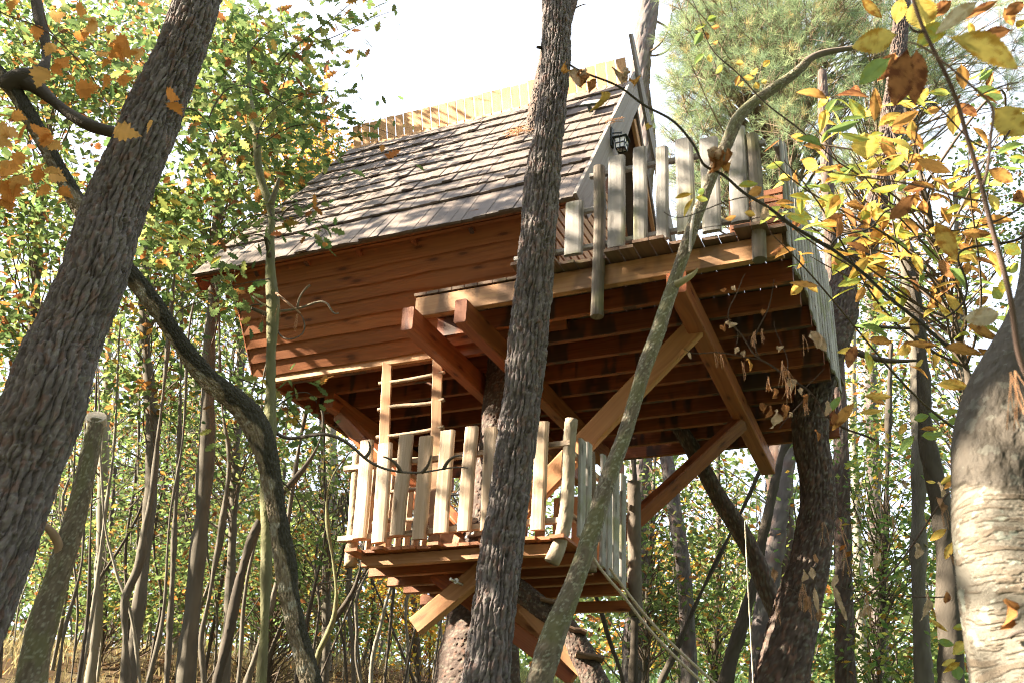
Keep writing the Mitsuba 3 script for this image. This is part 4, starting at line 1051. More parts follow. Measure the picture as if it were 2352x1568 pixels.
# trees whose crowns make the green wall on the left
LEFT = [('broad oak with green and rusty leaves rising above the left end of the roof', [(470, 1100, 34, 11.6), (480, 800, 28, 11.6), (500, 500, 22, 11.7), (510, 250, 16, 11.8)], 'grey', [(560, 160, 130, 150, 11.4, 1.0, 36), (470, 420, 160, 190, 11.4, 1.0, 34), (620, 370, 110, 100, 12, 1, 14)], P_OAK, .175),
        ('oak with yellow green crown behind the bend of the crooked oak', [(330, 1300, 30, 14), (350, 1000, 26, 14), (330, 700, 22, 14), (360, 400, 18, 14)], 'grey', [(250, 130, 170, 160, 14, 1.5, 60), (420, 600, 170, 150, 14, 1.5, 50), (330, 860, 160, 120, 14.5, 1.2, 26)], P_MIX, .14),
        ('oak with dense green crown in the upper left corner', [(60, 1000, 28, 13.5), (80, 700, 24, 13.5), (100, 400, 20, 13.6), (120, 200, 16, 13.8)], 'dark', [(70, 120, 150, 150, 12.5, 1.2, 50), (60, 420, 130, 160, 12.5, 1.2, 40), (30, 700, 90, 150, 13, 1.0, 24)], P_MIX, .14),
        ('tree with golden and orange leaves glowing behind the ridge screen', [(760, 1100, 30, 20), (755, 800, 26, 20), (750, 500, 20, 20), (745, 330, 14, 20)], 'pale', [(725, 400, 85, 120, 20, 1.5, 60), (650, 330, 90, 90, 21, 1.5, 34), (640, 560, 130, 90, 21, 1.5, 36)], P_GOLD, .11),
        ('tall thin tree with light green crown above the leaning pine foot', [(215, 1500, 26, 17), (235, 1100, 22, 17), (250, 800, 18, 17), (262, 500, 14, 17)], 'pale', [(240, 640, 130, 150, 17, 1.5, 36), (110, 900, 120, 140, 17, 1.5, 26), (380, 120, 120, 140, 18, 1.5, 50)], P_MIX, .11),
        ('grey tree with mixed green crown between the oak and the house wall', [(520, 1480, 26, 15.5), (535, 1200, 22, 15.5), (548, 900, 18, 15.5), (555, 700, 14, 15.5)], 'grey', [(470, 760, 120, 130, 15.5, 1.2, 34), (500, 980, 140, 120, 15.5, 1.5, 30), (430, 1080, 170, 120, 16, 1.5, 26)], P_OAK, .10),
        ('pale tree with sparse gold green leaves low behind the thicket', [(400, 1500, 24, 22), (420, 1250, 22, 22), (440, 1000, 18, 22)], 'pale', [(300, 1080, 260, 150, 22, 2, 100), (560, 1220, 180, 130, 22, 2, 80), (120, 1200, 150, 150, 22, 2, 50)], P_MIX, .13),
        ('rusty leaved undergrowth tree low behind the crooked oak', [(620, 1500, 18, 18), (630, 1380, 15, 18), (640, 1250, 11, 18)], 'dark', [(560, 1330, 190, 110, 18, 2, 60), (700, 1250, 110, 120, 18, 1.5, 40), (760, 1420, 120, 70, 18, 1.5, 30)], P_MIX, .11),
        ('olive undergrowth tree low behind the sawn-off trunk', [(230, 1500, 18, 19), (240, 1380, 15, 19), (250, 1250, 11, 19)], 'dark', [(200, 1300, 200, 120, 19, 2, 70), (380, 1380, 150, 80, 19, 2, 36)], P_OAK, .11),
        ('small green tree with rusty tufts left of the landing', [(745, 1568, 22, 16), (750, 1350, 20, 16), (745, 1150, 16, 16)], 'grey', [(730, 1120, 80, 130, 16, 1.2, 34), (690, 1270, 90, 90, 16, 1.2, 20)], P_OAK, .10),
        ('yellow bush with fine golden leaves behind the foot of the carrying pine', [(960, 1560, 16, 19), (955, 1450, 14, 19), (950, 1380, 10, 19)], 'grey', [(940, 1400, 85, 70, 19, 1, 34), (900, 1330, 90, 50, 19.5, 1, 16), (1000, 1480, 60, 60, 19, 1, 14)], P_GOLD, .09)]
for i, (lab, rows, bark, crown, pal, size) in enumerate(LEFT):
    leafy_tree('broadleaf_tree', lab, 'tree', rows, bark, crown, pal, size, (OAK, SMALL, PLAIN)[0 if i == 0 else 2 if i in (1, 2) else 1], 200 + i, per=38, spread=0.33, ns=70, nt=12, dense=1.3, share=0.5)

# the thicket of slim trunks, lower left
def zz(x, y):
    return x * 0.3297, 1051.4 + y * 0.3297


def z10(x, y):
    return 574.2 + x * 0.3297, 1051.4 + y * 0.3297


THICK = [('dark thin stem standing left of the forked trunk in the thicket', 'dark', 11.0, zz, [(530, 1640, 40), (570, 1400, 40), (610, 1080, 34), (625, 700, 26), (636, 350, 24), (655, 0, 22), (670, -500, 18), (690, -1000, 14)]),
         ('grey forked trunk in the middle of the lower left thicket', 'grey', 11.5, zz, [(880, 1640, 130), (872, 1450, 96), (870, 1200, 84), (880, 950, 84), (950, 790, 84), (1000, 540, 72), (1055, 260, 62), (1085, 0, 58), (1130, -400, 50), (1180, -900, 40)]),
         ('slim bowed brown stem right of the forked trunk', 'grey', 10.5, zz, [(1010, 1640, 44), (1060, 1450, 44), (1110, 1250, 42), (1150, 950, 40), (1165, 650, 34), (1195, 330, 32), (1255, 0, 30), (1290, -400, 26)]),
         ('straight grey stem behind the bowed brown stem', 'grey', 13.5, zz, [(1160, 1560, 70), (1180, 1200, 62), (1200, 850, 58), (1215, 500, 52), (1235, 150, 44), (1250, -200, 40), (1260, -700, 34)]),
         ('bent grey trunk with a kink near the ground, left of the crooked oak', 'grey', 11.5, zz, [(1420, 1640, 80), (1415, 1480, 72), (1400, 1270, 68), (1440, 1050, 66), (1490, 780, 62), (1535, 520, 60), (1575, 250, 52), (1595, 0, 46), (1560, -250, 40), (1530, -700, 34)]),
         ('flaking brown trunk with a pale bare patch beside the crooked oak', 'dark', 9.5, zz, [(1490, 1640, 118), (1530, 1480, 112), (1590, 1240, 104), (1640, 980, 100), (1705, 720, 96), (1770, 520, 80), (1820, 430, 70)]),
         ('thin grey stem running along the flaking brown trunk', 'grey', 10.2, zz, [(1650, 1640, 44), (1670, 1450, 44), (1690, 1120, 40), (1730, 800, 36), (1790, 560, 34), (1830, 420, 30), (1850, 0, 26)]),
         ('leaning grey trunk right below the crooked oak', 'grey', 11.0, zz, [(1700, 1640, 84), (1740, 1500, 78), (1830, 1230, 70), (1900, 980, 64), (1960, 700, 54), (2010, 400, 46)]),
         ('pale slim stem left in the thicket beside the dark thin stem', 'pale', 14.0, zz, [(560, 1560, 46), (600, 1340, 44), (655, 1000, 42), (695, 700, 38), (745, 300, 34), (785, 0, 30), (815, -500, 26)]),
         ('grey stem near the sawn-off trunk', 'grey', 13.0, zz, [(410, 1480, 44), (440, 1250, 40), (505, 1000, 38), (560, 780, 34), (582, 430, 30), (590, 0, 26)]),
         ('pale branch stem forking left from the grey forked trunk', 'pale', 11.6, zz, [(868, 950, 38), (830, 860, 32), (790, 720, 28), (735, 500, 26), (715, 250, 22), (700, 0, 20), (690, -300, 16)]),
         ('dark forked stem leaning right below the landing', 'dark', 12.0, z10, [(430, 1640, 84), (460, 1480, 76), (540, 1200, 70), (620, 1080, 64), (710, 940, 52), (760, 800, 40)]),
         ('dark upright stem left of the landing foot', 'dark', 12.5, z10, [(350, 1400, 60), (395, 1150, 52), (430, 980, 44), (455, 870, 40), (520, 560, 34), (520, 200, 30), (520, -200, 24)]),
         ('mossy split trunk at the foot of the crooked oak', 'green', 10.5, z10, [(420, 1640, 110), (440, 1500, 96), (480, 1350, 76), (560, 1180, 54), (590, 800, 40)]),
         ('slim grey pole below the landing with a kinked foot', 'grey', 15.0, z10, [(770, 1560, 40), (740, 1420, 38), (745, 1200, 38), (740, 1000, 34), (790, 850, 30)]),
         ('leaning pale pole below the landing', 'pale', 14.5, z10, [(840, 1600, 44), (850, 1420, 42), (900, 1200, 40), (950, 1000, 36), (1000, 850, 30)])]
for i, (lab, bark, h, tr, rows) in enumerate(THICK):
    rows2 = [(*tr(x, y), w * 0.3297 * 0.62, h) for x, y, w in rows]
    leafy_tree('slim_trunk', lab, 'tree', rows2, bark, None, None, 0, None, 300 + i, ns=110, nt=14, foot=True, head=1.2)

rb = np.random.default_rng(77)
for i in range(150):
    x0 = rb.uniform(-20, 1040) if i < 132 else rb.uniform(1420, 2150)
    h = rb.uniform(15, 30)
    lean = rb.normal(45, 38)
    wpx = rb.uniform(0.03, 0.075) * 2411 / h * 0.9
    top = rb.uniform(750, 1150) if x0 < 560 else rb.uniform(1080, 1250)
    rows = [(x0, 1470, wpx, h), (x0 + lean * .3 + rb.normal(0, 8), 1380, wpx * .95, h), (x0 + lean * .6 + rb.normal(0, 10), 1270, wpx * .86, h), (x0 + lean + rb.normal(0, 12), 1130, wpx * .75, h), (x0 + lean * 1.4 + rb.normal(0, 14), top - 30, wpx * .6, h)]
    br = ['grey', 'dark', 'dark', 'grey', 'pale'][int(rb.integers(0, 5))]
    key = leafy_tree('thicket_tree', 'slim bare stem among many in the bright thicket' + (' behind the lower left trunks' if i < 132 else ' right of the landing'), 'tree', rows, br, None, None, 0, None, 400 + i, ns=24, nt=7, group='bare stems of the thicket' if i < 132 else 'bare stems right of the landing', head=3.0, foot=True)
    # fine bare side branches
    P = np.array([at(*q[:2], q[3]) for q in rows])
    tw = []
    for j in range(5):
        p = P[1] + (P[4] - P[1]) * rb.uniform(0.1, 1.0)
        e = p + np.array([rb.normal(0, .7), rb.normal(0, .4), rb.uniform(.3, 1.3)])
        tw.append(tube([p, (p + e) / 2 + rb.normal(0, .08, 3), e], [0.014, 0.010, 0.004], 4, 6, (0.14, 0.12, 0.10), cap=False))
    tw = join(tw)
    put(key + '__branches', (tw[0], tw[1], None, tw[3]), 'bark_far', smooth=True)

# ----------------------------------------------------------------------------- right side
k = say(key_for('pine_tree'), 'dark crooked pine rising through the right end of the deck', 'tree')
pts, wid = pix_path([(1775, 1660, 136, 9.9), (1797, 1550, 128, 9.9), (1820, 1440, 112, 9.95), (1848, 1330, 96, 10.0), (1872, 1230, 88, 10.05), (1878, 1120, 80, 10.1), (1862, 980, 84, 10.15), (1872, 890, 84, 10.2), (1905, 800, 80, 10.25), (1930, 720, 78, 10.3), (1940, 640, 62, 10.3), (1985, 560, 62, 10.35), (2020, 450, 52, 10.4), (2050, 250, 44, 10.5), (2070, 50, 36, 10.6)])
pts, wid = grow_ends(pts, wid, True, 3)
trunk(pts, wid, k + '__trunk', 'pine_red', 560, 90, 61)
st = [tube([at(1935, 795, 10.3), at(1985, 815, 10.1), at(2040, 828, 10.0), at(2090, 828, 9.9), at(2140, 830, 9.9)], [0.045, 0.035, 0.028, 0.018, 0.006], 8, 24, (0.10, 0.08, 0.06)),
           tube([at(1950, 752, 10.3), at(2040, 752, 10.2), at(2120, 752, 10.1), at(2180, 735, 10.0)], [0.022, 0.018, 0.012, 0.004], 7, 20, (0.10, 0.08, 0.065))]
for sb_ in st:
    put(k + '__limb', (sb_[0], sb_[1], None, sb_[3]), 'bark_far', smooth=True)
RIGHT_T = [('second dark trunk right behind the crooked pine', [(1945, 1640, 50, 13), (1940, 1450, 44, 13), (1936, 1250, 40, 13), (1932, 1050, 38, 13), (1925, 900, 36, 13), (1915, 700, 32, 13), (1900, 400, 28, 13)], 'pine_red', 'bark'),
           ('dark trunk leaning left across the bright gap under the deck', [(1830, 1560, 58, 11.5), (1805, 1440, 54, 11.5), (1767, 1362, 46, 11.5), (1727, 1266, 44, 11.5), (1662, 1160, 42, 11.5), (1602, 1052, 38, 11.5), (1540, 950, 34, 11.5)], 'pine_red', 'bark'),
           ('pale pine trunk in the bright gap, right of the dark leaning trunk', [(1745, 1640, 56, 15), (1757, 1400, 52, 15), (1772, 1300, 50, 15), (1792, 1150, 46, 15), (1812, 1020, 44, 15), (1840, 850, 40, 15)], 'pine', 'bark_far'),
           ('straight grey trunk under the long brace', [(1585, 1640, 42, 14), (1580, 1450, 38, 14), (1572, 1330, 36, 14), (1553, 1190, 33, 14), (1530, 1050, 30, 14), (1500, 850, 28, 14)], 'pine', 'bark_far'),
           ('thin dark upright trunk right of the landing', [(1453, 1640, 22, 13.5), (1456, 1500, 21, 13.5), (1462, 1350, 19, 13.5), (1462, 1200, 17, 13.5), (1455, 1050, 14, 13.5)], 'dark', 'bark_far'),
           ('short leaning trunk between the ropes and the crooked pine', [(1650, 1640, 40, 13), (1668, 1560, 36, 13), (1690, 1480, 32, 13), (1715, 1400, 26, 13), (1740, 1300, 22, 13)], 'dark', 'bark_far'),
           ('dark leafy trunk just left of the cherry', [(2186, 1640, 66, 8.5), (2185, 1480, 62, 8.5), (2178, 1330, 56, 8.5), (2165, 1180, 46, 8.5), (2140, 1060, 36, 8.5), (2125, 950, 28, 8.5)], 'dark', 'bark'),
           ('grey trunk climbing behind the chestnut leaves', [(2110, 1300, 34, 12), (2112, 1050, 36, 12), (2108, 900, 32, 12), (2098, 780, 30, 12), (2080, 600, 26, 12), (2070, 400, 22, 12)], 'grey', 'bark_far'),
           ('thin bowed stem behind the log stair', [(1440, 1640, 13, 12), (1425, 1540, 12, 12), (1400, 1470, 11, 12), (1380, 1400, 10, 12), (1355, 1330, 9, 12), (1345, 1270, 8, 12)], 'dark', 'bark_far'),
           ('dark stem fork right of the thin upright trunk', [(1500, 1640, 16, 12.5), (1520, 1560, 15, 12.5), (1545, 1510, 13, 12.5), (1575, 1440, 12, 12.5), (1625, 1330, 9, 12.5)], 'dark', 'bark_far')]
for i, (lab, rows, bark, bs) in enumerate(RIGHT_T):
    leafy_tree('forest_tree', lab, 'tree', rows, bark, None, None, 0, None, 500 + i, ns=240 if bs == 'bark' else 90, nt=40 if bs == 'bark' else 16, head=2.0, bsdf=bs)
GREENS = [('young beech with green and gold leaves under the deck edge', [(1480, 1560, 14, 15), (1490, 1350, 12, 15), (1500, 1150, 10, 15)], 'grey', [(1500, 1180, 90, 130, 15, 1.2, 34), (1540, 1330, 110, 110, 15, 1.2, 46), (1490, 1420, 80, 80, 15, 1, 18)], P_MIX, .105),
          ('green hornbeam filling the gap under the long brace', [(1640, 1600, 16, 17), (1650, 1350, 14, 17), (1650, 1100, 12, 17)], 'dark', [(1620, 1130, 120, 100, 17, 1.5, 34), (1660, 1330, 130, 110, 17, 1.5, 56), (1620, 1480, 150, 80, 17, 1.5, 40)], P_GRN, .11),
          ('dense green tree between the crooked pine and the cherry', [(2020, 1600, 18, 14), (2030, 1300, 16, 14), (2040, 1000, 14, 14)], 'dark', [(2040, 1120, 120, 110, 14, 1.5, 52), (2060, 1300, 120, 120, 14, 1.5, 54), (2040, 1500, 130, 90, 14, 1.5, 48)], P_GRN, .11),
          ('light green tree behind the chestnut branches', [(2220, 1200, 18, 16), (2210, 900, 16, 16), (2200, 600, 14, 16)], 'grey', [(2150, 640, 170, 160, 16, 1.5, 62), (2020, 760, 130, 140, 16, 1.5, 48), (2100, 950, 150, 120, 16, 1.5, 46), (2300, 420, 110, 170, 16, 1.5, 44)], P_MIX, .115),
          ('sunny yellow green tree beyond the deck railing', [(1960, 1000, 18, 24), (1960, 700, 16, 24), (1960, 450, 14, 24)], 'pale', [(1960, 560, 150, 130, 24, 2, 50), (1850, 420, 110, 80, 24, 2, 20), (1990, 880, 90, 130, 24, 2, 26)], P_GOLD, .12),
          ('low gold leaved shrub below the pale pine trunk', [(1560, 1540, 12, 20), (1560, 1450, 10, 20), (1560, 1380, 8, 20)], 'grey', [(1540, 1290, 130, 60, 20, 1, 26), (1480, 1480, 110, 50, 20, 1, 14)], P_GOLD, .10)]
for i, (lab, rows, bark, crown, pal, size) in enumerate(GREENS):
    leafy_tree('broadleaf_tree', lab, 'tree', rows, bark, crown, pal, size, SMALL, 600 + i, per=30, spread=0.36, ns=60, nt=10, dense=1.0, share=0.8)


def needle_tufts(C, dirs, L, per, pal, r, wid=0.0028, spread=0.55):
    n = len(C)
    d = np.repeat(dirs[:, None], per, 1) * 0.75 + r.normal(0, spread, (n, per, 3))
    d /= np.linalg.norm(d, axis=2, keepdims=True)
    o = C[:, None] + r.normal(0, 0.018, (n, per, 3))
    s = np.cross(d, r.normal(0, 1, (n, per, 3)))
    s /= np.linalg.norm(s, axis=2, keepdims=True)
    l = L * r.uniform(0.7, 1.15, (n, per, 1))
    bend = np.array([0, 0, -0.10]) * l
    V = np.stack([o - s * wid * .5, o + s * wid * .5, o + d * l * .55 + bend * .3 + s * wid * .5, o + d * l * .55 + bend * .3 - s * wid * .5, o + d * l + bend], 2)
    F = np.array([[0, 1, 2], [0, 2, 3], [3, 2, 4]])[None] + (np.arange(n * per) * 5)[:, None, None]
    pc = np.array([p[:3] for p in pal]); pw = np.array([p[3] for p in pal], float)
    k = r.choice(len(pal), n, p=pw / pw.sum())
    col = np.repeat((pc[k] * r.uniform(.8, 1.25, (n, 1)))[:, None], per * 5, 1)
    return V.reshape(-1, 3), F.reshape(-1, 3), None, col.reshape(-1, 3)


P_NEED = [(0.24, 0.31, 0.17, 5), (0.31, 0.37, 0.20, 4), (0.18, 0.25, 0.15, 3), (0.36, 0.30, 0.14, 1.2)]
PINES = [('pine with curved sunlit trunk standing behind the roof peak', [(1480, 420, 42, 16), (1484, 300, 44, 16), (1472, 200, 42, 16), (1478, 100, 46, 16), (1490, 0, 50, 16), (1495, -60, 48, 16)], [(1570, 70, 50, 70, 16, 1, 9)], 0),
         ('big pine with grey green needle tufts in the upper right', [(1790, 1000, 60, 17), (1800, 700, 54, 17), (1810, 400, 48, 17), (1815, 150, 40, 17), (1820, -50, 34, 17)], [(1640, 170, 80, 150, 16, 1, 120), (1645, 420, 90, 110, 17, 1, 90), (2000, 60, 150, 90, 15, 1, 110), (1700, 90, 150, 120, 15.5, 1.5, 280), (1850, 170, 130, 190, 15, 1.5, 240), (1620, 300, 80, 140, 16, 1, 110), (1720, 420, 130, 90, 16.5, 1.5, 100), (1760, 20, 200, 60, 15, 1.5, 90)], 1),
         ('pine with thin sunlit trunk and tufts behind the chestnut leaves', [(2000, 900, 30, 19), (2005, 600, 26, 19), (2010, 380, 24, 19), (2015, 150, 20, 19), (2018, -40, 18, 19)], [(2040, 150, 130, 160, 17, 1.5, 190), (2000, 350, 120, 110, 18, 1.5, 110), (2230, 120, 130, 150, 17, 1.5, 130), (1880, 480, 90, 80, 19, 1, 40)], 2)]
for lab, rows, crown, i in PINES:
    r = np.random.default_rng(700 + i)
    k = say(key_for('pine_tree'), lab, 'tree')
    pts, wid = pix_path(rows)
    pts, wid = grow_ends(pts, wid, True, 3)
    trunk(pts, wid, k + '__trunk', 'pine' if i != 1 else 'pine_red', 200, 40, 700 + i, 'bark_far')
    P, _, _ = resample(pts, 40)
    tufts, tubes_ = [], []
    for x, y, rx, ry, h, dh, n in crown:
        for c in range(max(1, int(n / 2.6))):
            a, q = r.uniform(0, 2 * np.pi), math.sqrt(r.random())
            p = at(x + rx * q * math.cos(a), y + ry * q * math.sin(a), h + r.uniform(-dh, dh))
            low = P[np.argmin(np.linalg.norm(P - (p - [0, 0, .4]), axis=1))]
            axis = p - low
            Lb = np.linalg.norm(axis); axis /= Lb
            tubes_.append(tube([low, (low + p) / 2 + r.normal(0, .12, 3), p], [0.012 + 0.010 * Lb, 0.02, 0.008], 5, 9, (0.16, 0.12, 0.09), cap=False))
            for j in range(11):
                d = axis * 0.6 + r.normal(0, .55, 3) + [0, 0, .25]
                d /= np.linalg.norm(d)
                e = p + d * r.uniform(.10, .55)
                tubes_.append(tube([p, e], [0.007, 0.004], 4, 3, (0.20, 0.15, 0.11), cap=False))
                tufts.append((e, d))
    m = join(tubes_)
    put(k + '__branches', (m[0], m[1], None, m[3]), 'bark_far', smooth=True)
    C = np.array([t[0] for t in tufts]); Dr = np.array([t[1] for t in tufts])
    put(k + '__crown', needle_tufts(C, Dr, 0.20, 24, P_NEED, r, wid=0.0042), 'needle')

# ----------------------------------------------------------------------------- the wood round the clearing, outside the picture, that shades it
SHADE = [('oak behind the photographer on the right', 4.5, -3.0, 9.5, 3.6, 900), ('oak behind the photographer on the left', -3.5, -4.0, 9.5, 3.8, 900), ('oak overhead just behind the photographer', 0.5, -0.5, 11.5, 3.4, 800), ('tall oak right of the cherry', 6.5, 2.5, 9.0, 3.4, 900),
         ('tall oak left of the leaning pine', -8.5, -1.5, 7.0, 3.0, 1000), ('bushy oak left of the leaning pine', -6.2, 4.5, 6.2, 2.0, 700), ('oak further left in the wood', -12.0, 4.0, 8.5, 3.2, 900), ('oak over the leaning pine', -4.6, 2.0, 10.5, 1.8, 500), ('oak over the slim leaning tree', 2.5, 3.0, 11.5, 2.6, 700),
         ('oak at the right of the deck, out of sight', 10.0, 7.5, 9.5, 3.2, 900), ('tall oak far right in the wood', 12.0, 13.0, 10.0, 3.5, 900), ('low oak behind the photographer', 0.0, -8.0, 6.0, 3.8, 900), ('oak left beyond the cut trunk', -14.0, 9.0, 12.5, 2.2, 160), ('oak left beyond the thicket', -16.0, 11.5, 13.0, 2.4, 200),
         ('slender oak added out of view to shade the straight pine', -8.4, 4.7, 8.0, 1.9, 560), ('tall slender oak added out of view to shade the straight pine', -9.6, 6.4, 11.2, 1.5, 420), ('young oak added out of view to shade the leaning pine', -7.4, 4.9, 8.0, 2.0, 620), ('spreading oak behind the photographer', -1.0, -1.6, 12.5, 2.8, 600), ('old oak behind the photographer', 3.0, -6.0, 12.0, 4.0, 900),  # slender and young oaks put in to shade the near pines
         ('low oak added out of view on the left to shade the ground', -15.0, 3.0, 5.0, 3.4, 700), ('low oak added left of the thicket to shade the ground', -18.0, 8.0, 6.0, 3.6, 700), ('low oak added further left of the thicket to shade the ground', -20.0, 14.0, 7.5, 3.6, 700), ('airy oak added out of view to dapple the roof', -8.0, 8.1, 11.8, 1.6, 480), ('airy young oak added out of view to dapple the house', -9.0, 6.4, 12.6, 1.6, 300), ('low oak added left on the slope to shade the ground', -12.5, 5.5, 5.6, 3.0, 600), ('low oak added left on the upper slope to shade the ground', -13.5, 10.0, 6.0, 2.8, 600)]  # low oaks put in to shade the ground, airy ones to dapple the house
rq = np.random.default_rng(88)
SHADE += [('small round oak added out of view to shade the cherry', -6.6, 2.2, 8.0, 1.15, 460), ('bushy low oak added out of view to shade the ground', -9.5, 6.5, 3.2, 2.0, 500), ('second bushy low oak added out of view to shade the ground', -10.5, 9.3, 4.0, 2.2, 500), ('third bushy low oak added out of view to shade the ground', -10.0, 3.2, 3.0, 2.2, 500), ('thick low oak added out of view to shade the thicket', -11.5, 12.5, 6.0, 2.6, 600), ('airy small oak added out of view to dapple the landing', -7.6, 7.9, 8.6, 1.1, 75)]  # unseen oaks put in to shade cherry, ground and thicket, and dapple the landing
for kx in range(26):
    az = math.radians(rq.uniform(195, 380))
    dist = rq.uniform(7, 16)
    SHADE.append((f"{['tall', 'old', 'leafy', 'broad', 'slim', 'crowded', 'spreading'][kx % 7]} oak {['behind the photographer', 'in the dark wood behind the clearing', 'at the back of the clearing', 'beyond the right side of the clearing'][kx // 7]}, outside the picture", dist * math.cos(az), dist * math.sin(az), rq.uniform(6.5, 12.5), rq.uniform(3.0, 4.0), 800))
for kx in range(3):
    SHADE.append((f"{['tall', 'old', 'leafy'][kx % 3]} oak {['in the wood left of the slope', 'far out to the left', 'left beyond the thicket stems'][kx // 3]}, outside the picture", rq.uniform(-27, -18), 7 + 2.8 * kx, rq.uniform(6.5, 8.5), rq.uniform(3.4, 4.2), 800))
for i, (lab, x, y, z, rad, n) in enumerate(SHADE):
    r = np.random.default_rng(900 + i)
    k = say(key_for('shade_tree'), lab, 'tree')
    g = float(ground_z(x, y))
    p = np.array([(x + r.normal(0, .2), y, g - .2), (x + r.normal(0, .3), y + r.normal(0, .2), (g + z) / 2), (x, y, z + rad * .6)])
    trunk(p, [0.34, 0.26, 0.08], k + '__trunk', 'grey', 40, 12, 900 + i, 'bark_far')
    cen = r.normal(0, 1, (int(n / 9 * (1.0 if 'airy' in lab or n < 300 else 2.1)), 3)); cen /= np.linalg.norm(cen, axis=1, keepdims=True)
    cen = np.array([x, y, z]) + cen * rad * r.uniform(0.35, 1.0, (len(cen), 1)) * [1, 1, .8]
    C = np.vstack([c + r.normal(0, 1, (13, 3)) * [.4, .4, .25] for c in cen])
    tw = twigs(cen, resample(p, 30)[0], r, 0.012, 0.12)
    put(k + '__branches', (tw[0], tw[1], None, tw[3]), 'bark_far', smooth=True)
    put(k + '__crown', scatter_leaves(C, 0.24, P_OAK, SMALL, r), 'leaf')
# the wood all round
r = np.random.default_rng(940)
pts = []
for kx in range(1500):
    a, d = r.uniform(0, 2 * np.pi), r.uniform(24, 42)
    if abs((a - np.pi / 2 + np.pi) % (2 * np.pi) - np.pi) < 0.75:
        continue
    x, y = d * math.cos(a), d * math.sin(a)
    pts.append(np.array([x, y, float(ground_z(x, y)) + r.uniform(0.2, 9.0)]) + r.normal(0, 1, (30, 3)) * [1.2, 1.2, .8])
say(put('surrounding_wood', scatter_leaves(np.vstack(pts), 0.36, P_OAK, SMALL, r), 'leaf'), 'mass of oak leaves all round the clearing outside the picture', 'wood', kind='stuff')
# the far wood beyond the crest
r = np.random.default_rng(950)
pts = []
for kx in range(3200):
    x, y = r.uniform(-42, 42), r.uniform(27, 60)
    g = float(ground_z(x, y))
    c = np.array([x, y, g + r.uniform(0.3, 15.0 if x < 2 else 9.0) * (0.35 + 0.65 * r.random())])
    pts.append(c + r.normal(0, 1, (30, 3)) * [1.1, 1.1, .6])
say(put('far_wood', scatter_leaves(np.vstack(pts), 0.40, P_MIX, SMALL, r), 'leaf'), 'far off mass of sunlit green and gold leaves beyond the crest of the slope', 'wood', kind='stuff')

# ----------------------------------------------------------------------------- foreground twigs with large leaves
def q4(x, y):
    return 1722.7 + x * 0.3297, y * 0.3297


def q8(x, y):
    return 1722.7 + x * 0.3297, 516.8 + y * 0.3297


def q12(x, y):
    return 1722.7 + x * 0.3297, 1051.4 + y * 0.3297


def big_leaf(base, tip, width, normal, c0, c1, r, curl=0.25, fold=0.25, wave=0.0, teeth=13, kind='chestnut', rib=0.006):
    base, tip = np.asarray(base), np.asarray(tip)
    d = tip - base
    L = np.linalg.norm(d); d /= L
    n = normal - d * (normal @ d); n /= np.linalg.norm(n)
    s = np.cross(n, d)
    nt, nw = 2 * teeth + 1, 9
    t = np.linspace(0, 1, nt)
    prof = np.sin(np.pi * np.clip(t, 0, 1) ** (0.85 if kind == 'chestnut' else 0.72)) ** 0.8 if kind != 'maple' else np.interp(t, [0, .1, .2, .3, .42, .5, .6, .7, .8, .88, 1], [.10, .75, .42, 1.0, .62, .9, .45, .5, .22, .25, 0])
    edge = prof * (1 + 0.07 * ((np.arange(nt) % 2) * 2 - 1) * (t > 0.06) * (t < 0.98))
    x = np.linspace(-1, 1, nw)
    X = np.broadcast_to(x[None], (nt, nw))
    fw = t[:, None] + 0.10 * np.abs(X) * (1 - t[:, None]) * (kind == 'chestnut')
    Y = X * edge[:, None] * width / 2
    ph = r.uniform(0, 6)
    Z = fold * np.abs(Y) - curl * L * (t[:, None] - 0.25) ** 2 + rib * L * np.abs(np.sin((t[:, None] - 0.28 * np.abs(X)) * np.pi * teeth * 0.5)) * (np.abs(X) > .05) + wave * width * np.sin(t[:, None] * 7 + ph + X * 2) * np.abs(X)
    V = base + (fw * L)[..., None] * d + Y[..., None] * s + Z[..., None] * n
    i, j = np.meshgrid(np.arange(nt - 1), np.arange(nw - 1), indexing='ij')
    q = (i * nw + j).ravel()
    F = np.vstack([np.stack([q, q + 1, q + nw + 1], 1), np.stack([q, q + nw + 1, q + nw], 1)])
    g = vfbm(V * 45 + ph * 9, 3, 5)
    m = smooth01(0.50, 0.66, g + 0.10 * (np.abs(X) > .7) + r.uniform(-.12, .06))[..., None]
    C = np.asarray(c0) * (1 - m) + np.asarray(c1) * m
    midrib = (np.abs(X) < 0.1)[..., None] * 0.35
    C = C * (1 - midrib) + np.minimum(np.asarray(c0) * 1.25, 0.8) * midrib
    C = C * (0.85 + 0.3 * vfbm(V * 120, 2, 9))[..., None]
    return V.reshape(-1, 3), F, None, np.clip(C, 0.01, .9).reshape(-1, 3)


